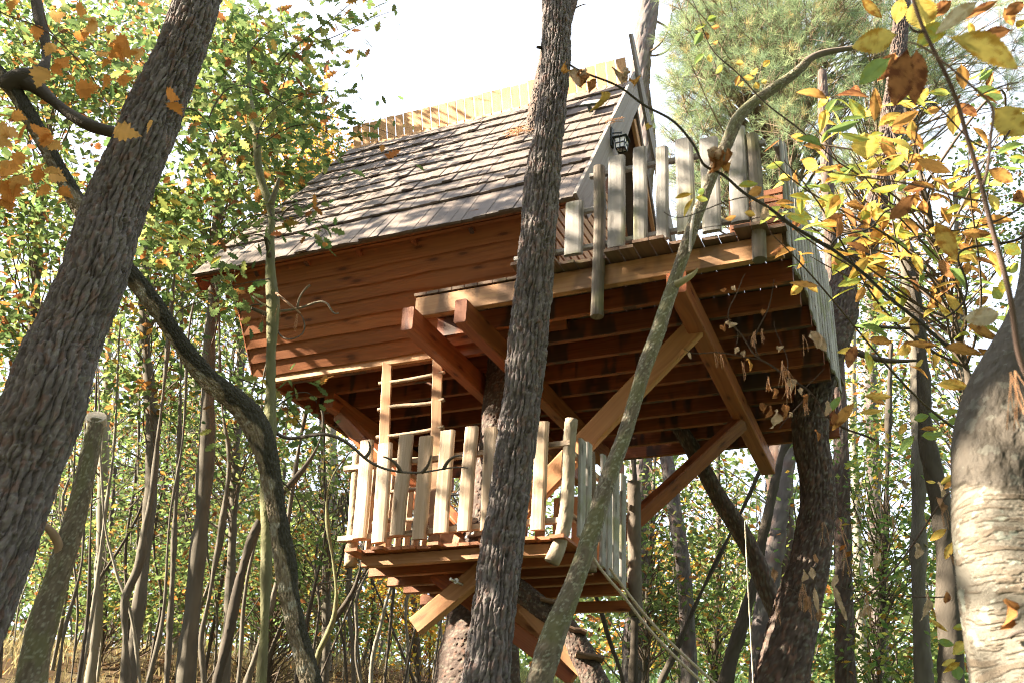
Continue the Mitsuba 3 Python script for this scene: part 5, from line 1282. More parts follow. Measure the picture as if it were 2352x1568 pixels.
YEL, GLD, ORG_, BRN, GRN, LIM, PAL = (0.62, 0.50, 0.13), (0.56, 0.39, 0.10), (0.52, 0.28, 0.085), (0.36, 0.17, 0.07), (0.21, 0.31, 0.10), (0.37, 0.43, 0.11), (0.66, 0.58, 0.38)
SP_BRN = (0.20, 0.09, 0.03)
COLS = {'y': (YEL, (0.40, 0.24, 0.04)), 'g': (GLD, (0.36, 0.17, 0.035)), 'o': (ORG_, SP_BRN), 'b': (BRN, (0.15, 0.06, 0.03)), 'n': (GRN, (0.24, 0.30, 0.06)), 'l': (LIM, (0.44, 0.36, 0.05)), 'p': (PAL, (0.50, 0.38, 0.2))}
LEAVES = [(q4, 1035, 240, 720, 330, 170, 'y'), (q4, 1060, -30, 1020, 165, 110, 'y'), (q4, 1160, -30, 1235, 215, 210, 'y'), (q4, 1375, 250, 1930, 430, 240, 'y'), (q4, 985, 400, 755, 585, 130, 'n'), (q4, 1095, 330, 1005, 745, 190, 'b'), (q4, 1160, 330, 1140, 710, 170, 'b'), (q4, 1020, 360, 900, 560, 120, 'b'),
          (q4, 1695, 745, 1930, 950, 220, 'y'), (q4, 1740, 0, 1490, 130, 60, 'b'), (q4, 1410, 0, 1260, 120, 90, 'b'), (q4, 1600, 0, 1310, 210, 110, 'p'), (q4, 1370, 150, 1160, 340, 150, 'l'), (q4, 770, -20, 915, 130, 75, 'g'), (q4, 1470, 440, 1490, 620, 90, 'o'), (q4, 1655, 460, 1520, 585, 80, 'n'), (q4, 1700, 480, 1590, 560, 60, 'n'),
          (q4, 1560, 610, 1765, 690, 100, 'n'), (q4, 1400, 650, 1265, 635, 60, 'l'), (q4, 1700, 500, 1650, 600, 70, 'b'), (q4, 1830, 210, 1610, 250, 90, 'b'), (q4, 1770, 50, 1840, 180, 80, 'o'), (q4, 1909, 10, 1780, 110, 90, 'b'), (q4, 1860, 210, 1940, 130, 90, 'y'), (q4, 1520, 150, 1560, 250, 50, 'y'),
          (q4, 815, 838, 690, 685, 85, 'l'), (q4, 868, 865, 882, 605, 80, 'o'), (q4, 890, 885, 1045, 765, 85, 'g'), (q4, 975, 888, 1175, 775, 80, 'o'), (q4, 1125, 985, 1130, 835, 75, 'g'), (q4, 1218, 780, 1335, 745, 60, 'o'), (q4, 1415, 955, 1425, 725, 95, 'g'), (q4, 1450, 715, 1580, 805, 75, 'b'), (q4, 1175, 735, 1235, 600, 70, 'y'), (q4, 1170, 745, 1045, 722, 40, 'y'),
          (q4, 775, 840, 530, 925, 60, 'n'), (q4, 808, 1125, 800, 930, 190, 'y'), (q4, 915, 955, 1005, 1108, 85, 'o'), (q4, 808, 1195, 925, 1085, 70, 'y'), (q4, 860, 1225, 1045, 1180, 70, 'o'), (q4, 1140, 1105, 1392, 1200, 85, 'o'), (q4, 735, 1165, 590, 1215, 55, 'n'), (q4, 1075, 1225, 1180, 1195, 50, 'n'), (q4, 1250, 1275, 1070, 1325, 80, 'b'), (q4, 1060, 1290, 855, 1342, 55, 'l'),
          (q4, 1155, 1345, 975, 1535, 110, 'b'), (q4, 660, 1335, 525, 1508, 110, 'l'), (q4, 880, 1430, 905, 1568, 85, 'y'), (q4, 1205, 1385, 1225, 1505, 75, 'o'), (q4, 1650, 1180, 1850, 1265, 100, 'o'), (q4, 1730, 1150, 1909, 1185, 60, 'n'), (q4, 1705, 1085, 1909, 985, 75, 'n'), (q4, 1860, 1320, 1920, 1430, 110, 'b'), (q4, 1800, 1100, 1930, 1120, 70, 'n'), (q4, 540, 910, 500, 1000, 40, 'n'),
          (q4, 350, 1110, 480, 1180, 90, 'g'), (q4, 245, 1130, 110, 1170, 50, 'l'), (q4, 320, 1180, 330, 1300, 70, 'o'), (q4, 300, 1450, 430, 1540, 80, 'l'), (q4, 130, 1420, 90, 1530, 60, 'p'), (q4, 660, 1490, 530, 1568, 80, 'b'), (q4, 480, 1290, 560, 1330, 60, 'l'), (q4, 740, 1540, 830, 1480, 70, 'o'), (q4, 1330, 1440, 1390, 1560, 90, 'o'), (q4, 1500, 1270, 1420, 1340, 60, 'o'),
          (q8, 1285, -40, 1445, 252, 125, 'g'), (q8, 1468, 652, 1775, 625, 135, 'p'), (q8, 1490, 690, 1735, 815, 120, 'o'), (q8, 1325, 838, 1085, 822, 50, 'o'), (q8, 1330, 848, 1630, 895, 105, 'o'), (q8, 1335, 860, 1280, 995, 60, 'g'), (q8, 1340, 468, 1238, 588, 85, 'o'), (q8, 1355, 468, 1485, 625, 65, 'g'), (q8, 1300, 455, 1375, 412, 42, 'y'), (q8, 1365, 415, 1470, 440, 45, 'y'),
          (q8, 735, 1225, 570, 1428, 75, 'o'), (q8, 640, 1180, 530, 1310, 55, 'n'), (q8, 778, 1190, 985, 1195, 55, 'g'), (q8, 745, 1305, 935, 1290, 42, 'g'), (q8, 1135, 1355, 1245, 1325, 60, 'n'), (q8, 1240, 1305, 1345, 1342, 55, 'n'), (q8, 1370, 1385, 1468, 1358, 60, 'n'), (q8, 1190, 1465, 1320, 1462, 85, 'n'), (q8, 1180, 1420, 1315, 1418, 40, 'o'), (q8, 1310, 1310, 1475, 1288, 45, 'l'),
          (q8, 1150, 1460, 1040, 1575, 60, 'n'), (q8, 1095, 1370, 1038, 1460, 50, 'g'), (q8, 372, 390, 285, 492, 70, 'g'), (q8, 388, 395, 472, 465, 50, 'g'), (q8, 805, 425, 738, 540, 55, 'o'), (q8, 770, 215, 865, 325, 40, 'y'), (q8, 870, 515, 912, 605, 65, 'g'), (q8, 1122, 640, 1028, 695, 40, 'y'), (q8, 1212, 935, 1150, 985, 50, 'y'), (q8, 640, 375, 735, 390, 30, 'o'), (q8, 960, 310, 860, 360, 60, 'o'),
          (q8, 920, 10, 840, 140, 80, 'o'), (q8, 1000, 30, 1150, 80, 80, 'l'), (q8, 1040, -40, 1180, 40, 70, 'o'), (q8, 1450, 50, 1680, 60, 70, 'o'), (q8, 1480, 90, 1620, 160, 70, 'g'), (q8, 1760, 140, 1890, 200, 90, 'l'), (q8, 1780, 330, 1880, 270, 70, 'l'), (q8, 1690, 430, 1760, 520, 90, 'l'), (q8, 1560, 560, 1660, 500, 60, 'o'), (q8, 1840, 750, 1720, 870, 60, 'o'), (q8, 860, 200, 940, 290, 70, 'n'), (q8, 700, 160, 640, 190, 50, 'g'),
          (q12, 1375, 488, 1252, 575, 60, 'g'), (q12, 1412, 578, 1360, 705, 55, 'g'), (q12, 1500, 1165, 1415, 1185, 45, 'l'), (q12, 1505, 1270, 1418, 1358, 70, 'y'), (q12, 1300, 1265, 1425, 1305, 55, 'n'), (q12, 1440, 1400, 1335, 1445, 45, 'y'), (q12, 1470, 1418, 1360, 1480, 45, 'y'), (q12, 1428, 1425, 1455, 1545, 80, 'n'), (q12, 1488, 1418, 1572, 1500, 55, 'o'), (q12, 1372, 920, 1368, 1018, 50, 'b'), (q12, 1420, 110, 1320, 185, 40, 'y'), (q12, 1430, 150, 1350, 215, 40, 'o'), (q12, 1300, 170, 1225, 160, 25, 'y'), (q12, 1240, 1110, 1380, 1210, 30, 'g'), (q12, 1400, 1360, 1540, 1340, 40, 'l')]
rl = np.random.default_rng(33)
CH = say('chestnut_tree', 'chestnut branches with large toothed yellow, orange and green leaves at the upper right', 'tree')


def twig(rows, wpx, key, dep, color=(0.085, 0.06, 0.05), sides=7):
    P = np.array([atd(x, y, dep if len(t_) == 0 else t_[0]) for x, y, *t_ in rows])
    w = np.array([wpx * (1 - 0.45 * i / max(1, len(rows) - 1)) * depth_of(p) / FPX / 2 for i, p in enumerate(P)])
    m = tube(P, w, sides, 7 * len(P), color)
    return put(key, (m[0], m[1], None, m[3]), 'bark_far', smooth=True)


twig([(2372, 880), (2352, 846), (2326, 715), (2300, 599), (2277, 517), (2267, 478), (2253, 419), (2224, 323), (2197, 231), (2161, 148), (2121, 66), (2098, 0), (2085, -50)], 15, CH + '__branch', 2.4, (0.13, 0.09, 0.075))
twig([(2258, 425), (2270, 379), (2278, 300), (2280, 250), (2240, 205), (2194, 165), (2150, 130), (2105, 102), (2085, 98)], 8, CH + '__branch', 2.38, (0.20, 0.14, 0.12))
twig([(2260, 462), (2200, 452), (2130, 432), (2040, 415), (1960, 404), (1880, 390)], 6, CH + '__branch', 3.0, (0.16, 0.10, 0.07))
twig([(2125, 72), (2092, 64), (2090, 58)], 7, CH + '__branch', 2.39)
twig([(2320, 300), (2240, 330), (2130, 240), (2105, 310), (2090, 380), (2060, 420)], 4.5, CH + '__branch', 3.4, (0.10, 0.07, 0.06))
twig([(2352, 470), (2250, 520), (2190, 530), (2120, 540), (2050, 560), (1985, 545)], 4.5, CH + '__branch', 3.8, (0.09, 0.07, 0.06))
twig([(2340, 190), (2260, 215), (2180, 280), (2120, 330), (2105, 270)], 3.5, CH + '__branch', 3.2, (0.10, 0.07, 0.06))
twig([(2352, 540), (2290, 560), (2200, 590), (2218, 640), (2215, 690), (2170, 730), (2090, 745)], 7, CH + '__branch', 3.6, (0.07, 0.055, 0.045))
# the long dark bough that runs down from the roof across the deck corner
twig([(2190, 800), (2158, 780), (2118, 744), (2052, 692), (1987, 632), (1907, 570), (1818, 517), (1762, 475), (1702, 438), (1650, 396), (1617, 379), (1600, 345), (1584, 320), (1544, 277), (1478, 241), (1429, 204), (1370, 178), (1307, 148)], 9, CH + '__bough', 4.3, (0.06, 0.055, 0.045))
twig([(1907, 570), (1960, 535), (2005, 520), (2030, 490), (2090, 480), (2150, 500)], 5, CH + '__branch', 4.3, (0.07, 0.06, 0.05))
twig([(1725, 452), (1650, 470), (1600, 490), (1560, 500), (1525, 487)], 3, CH + '__branch', 4.3, (0.08, 0.065, 0.055))
twig([(1800, 508), (1740, 500), (1690, 515), (1640, 520), (1600, 530)], 3, CH + '__branch', 4.3, (0.08, 0.065, 0.055))
for i, (tr, xb, yb, xt, yt, wd_, cc) in enumerate(LEAVES):
    b, t_ = tr(xb, yb), tr(xt, yt)
    Lp = math.hypot(b[0] - t_[0], b[1] - t_[1])
    dep = float(np.clip(0.155 * 2411.7 / Lp, 2.3, 6.0)) if tr is q4 and yb < 700 else float(np.clip(0.15 * 2411.7 / Lp, 2.9, 6.5))
    p0, p1 = atd(*b, dep), atd(*t_, dep + rl.normal(0, 0.03))
    nrm = (ORG - p0) / np.linalg.norm(ORG - p0) + rl.normal(0, .38, 3)
    c0, c1 = COLS[cc]
    brown = cc == 'b'
    put(CH + '__leaf', big_leaf(p0, p1, wd_ * 0.3297 * dep / 2411.7, nrm, c0, c1, rl, curl=rl.uniform(-.1, .45), fold=rl.uniform(.05, .5), wave=0.12 if brown else rl.uniform(0, 0.05)), 'dry_leaf' if brown else 'big_leaf', smooth=True)
# more leaves on the same branches, further in
for i in range(150):
    x, y = rl.uniform(1760, 2345), rl.uniform(210, 620) if i < 110 else rl.uniform(560, 900)
    if x < 1880 and y < 330:
        x += 160
    if y > 600 and x < 1960:
        x += 180
    dep = rl.uniform(4.4, 7.0)
    p0 = atd(x, y, dep)
    a = rl.uniform(0, 2 * np.pi)
    dv = RIGHT * math.cos(a) + FWD * rl.normal(0, .4) + np.array([0, 0, 1]) * (math.sin(a) * .6 - .25)
    dv /= np.linalg.norm(dv)
    cc = rl.choice(list('yyggoooobnnllll'))
    c0, c1 = COLS[cc]
    put(CH + '__leaf', big_leaf(p0, p0 + dv * rl.uniform(.11, .16), rl.uniform(.045, .06), np.array([0, -.55, .6]) + rl.normal(0, .4, 3), c0, c1, rl, curl=rl.uniform(-.1, .5), fold=rl.uniform(.05, .5), teeth=7), 'big_leaf', smooth=True)
# small leafy sprigs up by the pine and before the fence
for tr, rows in ((lambda x, y: (1148.4 + .3297 * x, .3297 * y), [(1440, 170, 1360, 200, 40, 'l'), (1440, 150, 1510, 115, 50, 'n'), (1410, 220, 1360, 310, 55, 'n'), (1430, 220, 1450, 280, 40, 'o'), (1470, 190, 1530, 185, 40, 'o'), (1430, 370, 1350, 440, 50, 'n'), (1460, 375, 1465, 435, 45, 'y'), (1480, 300, 1520, 290, 40, 'o'), (1550, 450, 1505, 515, 40, 'l'), (1640, 445, 1700, 435, 40, 'g'), (1670, 520, 1640, 600, 35, 'o'), (1700, 570, 1660, 600, 40, 'g'), (1740, 520, 1800, 480, 45, 'g'), (1690, 540, 1770, 545, 40, 'g'), (1780, 570, 1800, 620, 50, 'y'), (1820, 580, 1860, 560, 40, 'y'),
                                                                    (1830, 470, 1880, 420, 45, 'y'), (1345, 1350, 1215, 1375, 40, 'y'), (1350, 1375, 1270, 1510, 40, 'y'), (1360, 1375, 1450, 1395, 45, 'l'), (1370, 1350, 1430, 1320, 50, 'n'), (1650, 1300, 1800, 1275, 60, 'l'), (1830, 1300, 1730, 1370, 70, 'o'), (1560, 1530, 1650, 1510, 40, 'o'), (1700, 1480, 1780, 1500, 50, 'g')]),):
    for xb, yb, xt, yt, wd_, cc in rows:
        dep = 4.4 if yb > 1000 else 5.2
        p0, p1 = atd(*tr(xb, yb), dep), atd(*tr(xt, yt), dep)
        nrm = (ORG - p0) / np.linalg.norm(ORG - p0) + rl.normal(0, .4, 3)
        put(CH + '__leaf', big_leaf(p0, p1, wd_ * 0.33 * dep / 2411.7, nrm, *COLS[cc], rl, curl=rl.uniform(0, .4), fold=.3, teeth=7), 'big_leaf', smooth=True)
twig([(1870, 330), (1800, 270), (1745, 225), (1690, 165), (1640, 120), (1612, 60), (1590, 0)], 4, CH + '__branch', 5.2, (0.07, 0.06, 0.05))
# withered leaves hanging from the bough
def withered(x, y, wpx, hpx, dep, key, seed, col=(0.46, 0.27, 0.15)):
    r = np.random.default_rng(seed)
    p0 = atd(x, y, dep)
    k_ = dep / 2411.7
    p1 = p0 + np.array([r.normal(0, .25) * hpx * k_, r.normal(0, .2) * hpx * k_, -hpx * k_])
    nrm = np.array([r.normal(0, .5), -1.0, .2])
    m = big_leaf(p0, p1, wpx * k_, nrm, col, np.asarray(col) * 0.55, r, curl=r.uniform(-.4, .8), fold=r.uniform(.5, 1.4), wave=0.35, teeth=7)
    return put(key, m, 'dry_leaf', smooth=True)


PALE = (0.55, 0.42, 0.29)
for i, (x, y, w, h, c) in enumerate([(1296, 150, 26, 28, ORG_), (1318, 155, 24, 48, PALE), (1332, 165, 26, 56, BRN), (1348, 160, 22, 36, PALE), (1355, 185, 26, 36, BRN), (1432, 168, 40, 22, PALE), (1444, 180, 26, 34, ORG_), (1438, 175, 14, 32, PALE), (1383, 208, 24, 56, GLD), (1632, 345, 30, 45, BRN), (1650, 338, 34, 42, PALE), (1662, 345, 24, 44, BRN), (1640, 365, 34, 36, BRN), (1664, 372, 26, 30, ORG_), (1675, 340, 16, 40, BRN), (1762, 478, 24, 44, PALE), (1490, 282, 14, 18, GLD)]):
    withered(x, y, w, h, 4.3, CH + '__withered_leaf', 1000 + i, c)
say(CH + '__withered_leaf', 'curled brown withered leaf hanging from the long bough')

# the dead twig before the dark underside of the deck
DT = say('dead_branch', 'bare dead twig with curled brown leaves and caught needles in front of the deck underside', 'branch')
for rows, w in (([(2010, 1010), (1953, 988), (1907, 962), (1864, 903), (1805, 863), (1762, 833), (1742, 822), (1709, 777), (1676, 741), (1668, 735)], 6), ([(1742, 824), (1689, 815), (1636, 809), (1584, 808), (1572, 800)], 3), ([(1676, 738), (1674, 712), (1692, 675), (1700, 655), (1712, 629)], 3), ([(1745, 822), (1745, 748), (1762, 715), (1770, 690), (1778, 642)], 3.2), ([(1805, 862), (1800, 800), (1782, 760), (1778, 738)], 2.6), ([(1864, 900), (1836, 930), (1808, 960), (1790, 985)], 3), ([(1850, 890), (1880, 860), (1895, 845)], 2.2), ([(1900, 958), (1850, 955), (1790, 952), (1745, 948)], 2), ([(1692, 790), (1685, 745), (1664, 738)], 2)):
    twig(rows, w, DT + '__twig', 4.2, (0.085, 0.06, 0.05), 5)
for i, (x, y, w, h, c) in enumerate([(1675, 735, 24, 20, PALE), (1660, 748, 14, 14, BRN), (1664, 662, 14, 10, BRN), (1682, 658, 10, 14, PALE), (1568, 800, 12, 22, BRN), (1584, 808, 8, 18, PALE), (1692, 796, 14, 16, PALE), (1704, 806, 12, 14, PALE), (1714, 822, 10, 30, ORG_), (1752, 708, 10, 18, BRN), (1862, 760, 26, 42, PALE), (1876, 762, 24, 46, PALE), (1785, 794, 16, 14, PALE), (1810, 865, 20, 38, PALE), (1800, 850, 14, 20, BRN), (1780, 890, 16, 26, BRN), (1845, 905, 16, 26, BRN), (1838, 890, 12, 22, PALE), (1764, 880, 10, 20, BRN), (1755, 925, 18, 24, BRN), (1785, 938, 22, 44, PALE), (1800, 925, 18, 40, BRN), (1815, 945, 12, 12, PALE), (1900, 918, 18, 36, PALE), (1916, 940, 14, 40, BRN), (1872, 985, 10, 24, BRN), (1770, 930, 14, 30, BRN)]):
    withered(x, y, w, h, 4.2, DT + '__leaf', 1100 + i, c)


def needle_bundle(x, y, hpx, dep, key, seed, n=5):
    r = np.random.default_rng(seed)
    p = atd(x, y, dep)
    parts = []
    for i in range(n):
        e = p + np.array([r.normal(0, .13), r.normal(0, .13), -r.uniform(.75, 1.1)]) * hpx * dep / 2411.7
        parts.append(tube([p + r.normal(0, .003, 3), (p + e) / 2 + r.normal(0, .004, 3), e], 0.0010, 3, 4, (0.42, 0.24, 0.14), cap=False))
    m = join(parts)
    return put(key, (m[0], m[1], None, m[3]), 'bark_far')


for i, (x, y, h, n) in enumerate([(1640, 812, 38, 2), (1655, 812, 38, 3), (1706, 830, 50, 3), (1732, 762, 40, 5), (1750, 755, 36, 4), (1735, 760, 30, 4), (1846, 770, 55, 3), (1796, 830, 60, 8), (1812, 850, 60, 5), (1852, 905, 46, 8), (1765, 865, 40, 4), (1806, 880, 50, 5)]):
    needle_bundle(x, y, h, 4.2, DT + '__caught_needles', 1200 + i, n)
for i, (x, y, h, n) in enumerate([(2322, 862, 150, 6), (2330, 850, 120, 4)]):
    needle_bundle(x, y, h, 2.35, CH + '__caught_needles', 1230 + i, n)
for i, (x, y, h, n) in enumerate([(683, 722, 40, 9), (640, 700, 40, 4), (605, 715, 30, 3)]):
    needle_bundle(x, y, h, 7.6, 'oak_sapling__caught_needles', 1240 + i, n)
# the dry tangle in front of the crooked pine and beside the cherry
DB = say(key_for('dead_branch'), 'thin dead branches with pale hanging leaves in front of the crooked pine trunk', 'branch')
for rows, w in (([(2180, 1130), (2110, 1230), (2060, 1300), (2010, 1350), (1975, 1375), (1930, 1395), (1880, 1390), (1830, 1360), (1800, 1345)], 5), ([(2170, 1370), (2080, 1368), (2000, 1360), (1940, 1350), (1880, 1330), (1830, 1345)], 3), ([(2000, 1365), (1960, 1330), (1925, 1290), (1900, 1240)], 2.5), ([(2100, 1240), (2030, 1200), (1950, 1180), (1880, 1160)], 2.5), ([(1960, 1180), (1930, 1150), (1900, 1130)], 2)):
    twig(rows, w, DB + '__twig', 4.6, (0.10, 0.07, 0.06), 5)
for i, (x, y, w, h) in enumerate([(1776, 1300, 14, 42), (1862, 1300, 16, 34), (1846, 1305, 14, 30), (1872, 1270, 12, 22), (1912, 1340, 16, 80), (1925, 1318, 14, 34), (1885, 1395, 14, 30), (2020, 1265, 18, 44), (2105, 1245, 22, 36), (2150, 1140, 18, 44), (1990, 1370, 22, 50), (2130, 1360, 16, 60), (1855, 1365, 16, 40), (1870, 1345, 12, 60), (2155, 1105, 12, 40), (2180, 1270, 14, 24), (2020, 1080, 14, 22), (2075, 1100, 12, 26)]):
    withered(x, y, w, h, 4.6, DB + '__leaf', 1300 + i, PALE if i % 3 else (0.40, 0.24, 0.14))
for i, (x, y, h, n) in enumerate([(1930, 1205, 60, 4), (1940, 1260, 60, 4), (1845, 1340, 60, 8), (1990, 1365, 70, 8), (1780, 1380, 50, 3), (2130, 1360, 60, 7), (1890, 1200, 50, 3), (2050, 1180, 60, 4), (2165, 1150, 60, 5), (1860, 1370, 50, 6)]):
    needle_bundle(x, y, h, 4.6, DB + '__caught_needles', 1340 + i, n)
withered(2312, 1372, 38, 72, 2.62, say('fallen_leaf', 'brown pointed leaf caught on the sunlit bark of the cherry', 'leaf'), 1399, (0.34, 0.16, 0.06))

# orange lobed leaves, upper left
MP = say('maple_branch', 'thin twigs with orange lobed leaves hanging in at the upper left, before the leaning pine', 'branch')
f1 = lambda x, y: (x * .3297, y * .3297)
f5 = lambda x, y: (x * .3297, 296.7 + y * .3297)
for rows, w in (([(-20, 5), (0, 27), (82, 59), (138, 99), (180, 140), (211, 178), (240, 230), (274, 284)], 4), ([(100, 30), (148, 99), (231, 119), (290, 126), (346, 119)], 2.5), ([(140, 62), (200, 85), (250, 70), (330, 20)], 2), ([(211, 178), (297, 211), (350, 230), (400, 236)], 2), ([(-20, 400), (30, 405), (90, 390), (140, 405)], 2), ([(0, 330), (60, 320), (110, 310)], 2)):
    twig(rows, w, MP + '__twig', 4.6, (0.11, 0.075, 0.06), 5)
ML = [(f1, 565, 70, 130), (f1, 615, 130, 150), (f1, 630, 195, 140), (f1, 570, 250, 110), (f1, 255, 230, 110), (f1, 340, 345, 110), (f1, 440, 430, 130), (f1, 400, 490, 100), (f1, 280, 535, 170), (f1, 605, 620, 160), (f1, 725, 575, 120), (f1, 765, 205, 90), (f1, 720, 375, 110), (f1, 810, 370, 140), (f1, 830, 300, 140), (f1, 900, 370, 110), (f1, 960, 380, 90), (f1, 745, 445, 100), (f1, 870, 555, 110), (f1, 1200, 668, 130), (f1, 1225, 755, 140), (f1, 880, 925, 180), (f1, 1040, 880, 100), (f1, 40, 805, 110), (f1, 130, 812, 100), (f1, 30, 905, 120), (f1, 150, 925, 130), (f1, 275, 905, 140), (f1, 300, 940, 110), (f1, 340, 985, 130), (f1, 390, 1020, 120), (f1, 120, 1120, 140), (f1, 40, 1190, 190), (f1, 130, 1270, 200), (f1, 60, 1350, 190), (f1, 50, 1430, 150), (f1, 400, 110, 120), (f1, 90, 40, 130),
      (f5, 30, 245, 80), (f5, 270, 255, 90), (f5, 345, 290, 120), (f5, 260, 330, 120), (f5, 400, 330, 130), (f5, 300, 430, 120), (f5, 455, 445, 110), (f5, 30, 430, 170), (f5, 105, 415, 140), (f5, 90, 30, 110), (f5, 30, 90, 120), (f5, 200, 200, 70)]
for i, (tr, x, y, s_) in enumerate(ML):
    px = tr(x, y)
    dep = 4.55 + rl.normal(0, .04)
    p0 = atd(*px, dep)
    a = rl.uniform(-2.6, -.3) if i % 3 else rl.uniform(-.6, .4)
    dv = RIGHT * math.cos(a) + UP * math.sin(a) * .8 + FWD * rl.normal(0, .45)
    dv /= np.linalg.norm(dv)
    Lm = s_ * .3297 * dep / 2411.7
    nn_ = (ORG - p0) / np.linalg.norm(ORG - p0) + rl.normal(0, .75, 3)
    n_ = nn_ - dv * (nn_ @ dv); n_ /= np.linalg.norm(n_)
    sd = np.cross(n_, dv)
    tv, tf = MAPLE
    Vm = p0 - dv * Lm * .4 + Lm * (tv[:, :1] * dv + tv[:, 1:2] * .9 * sd + tv[:, 2:] * rl.uniform(-.5, 1.6) * n_)
    col = np.array([[0.64, 0.31, 0.08], [0.56, 0.24, 0.06], [0.66, 0.39, 0.13]][int(rl.integers(0, 3))]) * (0.8 + .4 * vnoise(Vm * 70, 3))[:, None]
    put(MP + '__leaf', (Vm, tf, None, col), 'big_leaf')

# ----------------------------------------------------------------------------- log stair, ropes, needles on the roof
LS = say('log_stair', 'leaning log with plank steps rising towards the lower landing', 'stairs')
lg = [(1400, 1620, 62, 8.6), (1365, 1560, 58, 8.65), (1335, 1500, 54, 8.7), (1305, 1448, 52, 8.75), (1258, 1405, 50, 8.8), (1205, 1365, 48, 8.85), (1165, 1335, 46, 8.9)]
pts, wid = pix_path(lg)
trunk(pts, wid, LS + '__log', 'pine_red', 200, 60, 71, 'bark')
for (x0, y0), (x1, y1), h in (((1305, 1444), (1346, 1453), 8.65), ((1322, 1503), (1386, 1514), 8.55), ((1240, 1378), (1280, 1386), 8.75)):
    a, b = at(x0, y0, h), at(x1, y1, h)
    q = lambda p: np.array([p @ AX, p @ BX, p[2]])
    put(LS + '__step', beam(q(a), q(b), 0.20, 0.025, up=(0, 0, 1)), 'wood_deck')
# timbers bolted to the right of the carrying pine
put(D + '__brace', beam((-3.55, 8.15, 3.55), (-3.02, 8.2, 3.02), 0.09, 0.16, up=(0.7, 0, 0.7)), 'wood_amber')
for i, rows in enumerate(([(2374, 2229), (2419, 2294), (2499, 2388), (2563, 2473), (2698, 2622), (2797, 2715), (2880, 2790)], [(2439, 2270), (2499, 2353), (2573, 2448), (2650, 2535), (2723, 2607), (2800, 2677), (2890, 2760)])):
    k = say(key_for('rope'), ['pale hand rope sloping from the landing to the lower right, nearer of the two', 'pale hand rope sloping from the landing to the lower right, behind the other rope'][i], 'rope')
    P = [at(x / 1.7415, y / 1.7415, 8.35 + .25 * i + .05 * j_) for j_, (x, y) in enumerate(rows)]
    m = tube(P, 0.013, 6, 40, (.4, .35, .27))
    put(k + '__strand', m[:2], 'rope_fibre', smooth=True)
k = say(key_for('rope'), 'thin pale cord hanging straight down before the dark leaning trunk', 'rope')
m = tube([at(1711, 1195, 8.0), at(1716, 1300, 8.0), at(1724, 1450, 8.0), at(1732, 1600, 8.0)], 0.006, 5, 20)
put(k + '__strand', m[:2], 'rope_fibre', smooth=True)


def roof_spot(x, y):
    d = RIGHT * (x - 1176) / FPX - UP * (y - 784) / FPX + FWD
    dl = np.array([d @ AX, d @ BX, d[2]])
    o = np.array([0, 0, EYE])
    return o + dl * (((base - o) @ nn) / (dl @ nn))


for i, (x, y, s_, n_, lab) in enumerate(((1190, 305, 0.11, 90, 'clump of dry brown needles lying on the middle of the shingle roof'), (1408, 283, 0.10, 22, 'small tuft of dry needles on the roof edge near the lantern'))):
    r = np.random.default_rng(1500 + i)
    k = say(key_for('needle_clump'), lab, 'needles')
    c = roof_spot(x, y)
    parts = []
    for j in range(n_):
        o = c + np.array([r.normal(0, s_ * .7), 0, 0]) + rs_ * r.normal(0, s_ * .4) + nn * r.uniform(0, .04)
        dv = np.array([r.normal(), 0, 0]) + rs_ * r.normal() + nn * r.normal(0, .35)
        dv /= np.linalg.norm(dv)
        parts.append(tube(W(np.array([o - dv * .05, o + nn * .008, o + dv * .06])), 0.0022, 3, 4, (0.40, 0.22, 0.12), cap=False))
    m = join(parts)
    say(put(k + '__needles', (m[0], m[1], None, m[3]), 'bark_far'), kind='stuff')

# ----------------------------------------------------------------------------- grass and fallen leaves on the slope
r = np.random.default_rng(1600)
n = 26000
x = np.concatenate([r.uniform(-16, 1, n // 2), r.uniform(0, 14, n - n // 2)]); y = r.uniform(12, 27, n)
z = ground_z(x, y)
p = np.stack([x, y, z], 1)
hgt = r.uniform(.08, .32, n) * (0.6 + vnoise(p * .8, 2))
lean = r.normal(0, .45, (n, 2)) * hgt[:, None]
wdt = r.uniform(.006, .012, n)
a = r.uniform(0, 3.14, n)
s_ = np.stack([np.cos(a), np.sin(a), 0 * a], 1) * wdt[:, None]
m1 = p + np.column_stack([lean * .35, hgt * .65]); e = p + np.column_stack([lean, hgt])
V = np.stack([p - s_, p + s_, m1 + s_ * .6, m1 - s_ * .6, e], 1)
F = np.array([[0, 1, 2], [0, 2, 3], [3, 2, 4]])[None] + (np.arange(n) * 5)[:, None, None]
gmix = smooth01(-1.0, 2.0, x + 3 * (vnoise(p * .5, 5) - .5))[:, None]
col = (np.array([.30, .25, .13]) * (1 - gmix) + np.array([.11, .19, .075]) * gmix) * r.uniform(.6, 1.3, (n, 1))
say(put('grass', (V.reshape(-1, 3), F.reshape(-1, 3), None, np.repeat(col[:, None], 5, 1).reshape(-1, 3)), 'leaf'), 'dry straw coloured and green grass on the slope under the trees', 'grass', kind='stuff')
n = 9000
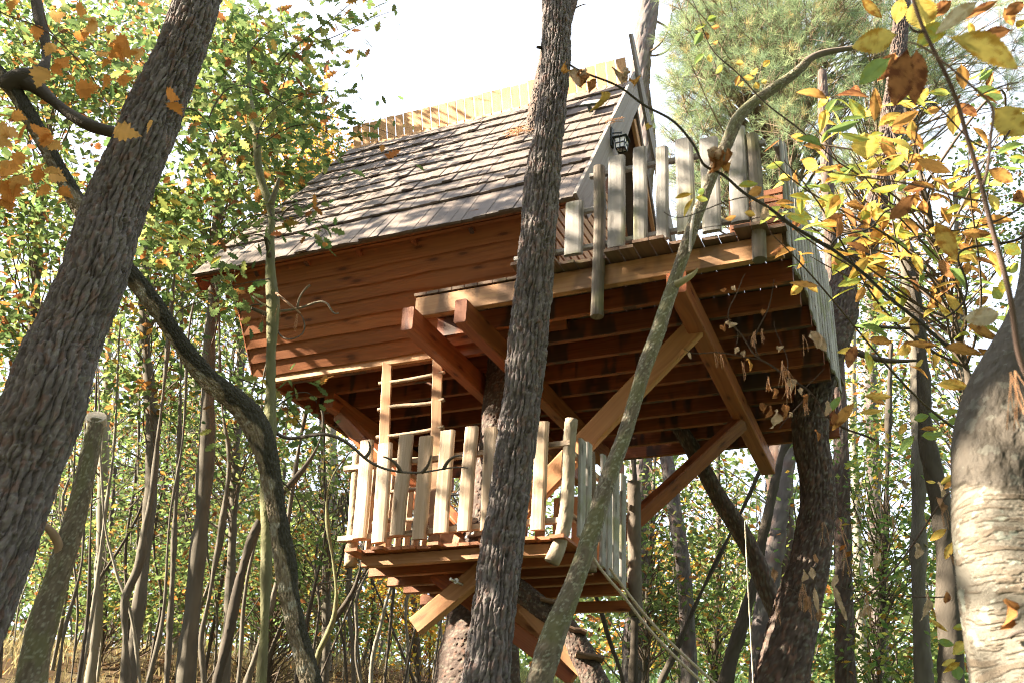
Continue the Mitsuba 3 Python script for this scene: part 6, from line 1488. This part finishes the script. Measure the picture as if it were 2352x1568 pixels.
x, y = r.uniform(-16, 12, n), r.uniform(11, 27, n)
c = np.stack([x, y, ground_z(x, y) + .02], 1)
say(put('fallen_leaves', scatter_leaves(c, 0.11, [(.26, .13, .05, 3), (.16, .08, .04, 3), (.34, .20, .08, 1)], SMALL, r, droop=0, flat=.4), 'dry_leaf'), 'brown fallen leaves covering the slope', 'leaves', kind='stuff')

# ----------------------------------------------------------------------------- a second chestnut, further in
C2 = say(key_for('chestnut_tree'), 'chestnut sapling with smaller orange and yellow leaves beyond the long bough', 'tree')
r = np.random.default_rng(1700)
pts, wid = pix_path([(2290, 1300, 24, 5.6), (2250, 1000, 21, 5.6), (2200, 760, 17, 5.6), (2150, 560, 12, 5.6), (2110, 380, 9, 5.6), (2080, 250, 6, 5.6)])
pts, wid = grow_ends(pts, wid, True, 0)
trunk(pts, wid, C2 + '__trunk', 'dark', 120, 14, 1701, 'bark_far')
P = resample(pts, 40)[0]
cl = []
for i in range(44):
    x, y = r.uniform(1800, 2340), r.uniform(260, 640)
    p = at(x, y, 5.3 + r.uniform(-.9, .9))
    low = P[np.argmin(np.linalg.norm(P - (p - [0, 0, .5]), axis=1))]
    m = tube([low, (low + p) / 2 + r.normal(0, .10, 3), p, p + (p - low) * .12], [0.009, 0.006, 0.004, 0.002], 5, 12, (0.11, 0.085, 0.07), cap=False)
    put(C2 + '__branch', (m[0], m[1], None, m[3]), 'bark_far', smooth=True)
    for j in range(4):
        t_ = r.uniform(.45, 1.05)
        p0 = low + (p - low) * t_ + r.normal(0, .05, 3)
        a = r.uniform(0, 2 * np.pi)
        dv = np.array([math.cos(a), math.sin(a) * .7, r.normal(-.25, .4)])
        dv /= np.linalg.norm(dv)
        c0, c1 = COLS[r.choice(list('yggooobolllnnn'))]
        put(C2 + '__leaf', big_leaf(p0, p0 + dv * r.uniform(.13, .19), r.uniform(.05, .07), np.array([0, -.4, .7]) + r.normal(0, .45, 3), c0, c1, r, curl=r.uniform(-.1, .5), fold=r.uniform(.05, .5), teeth=6), 'big_leaf', smooth=True)
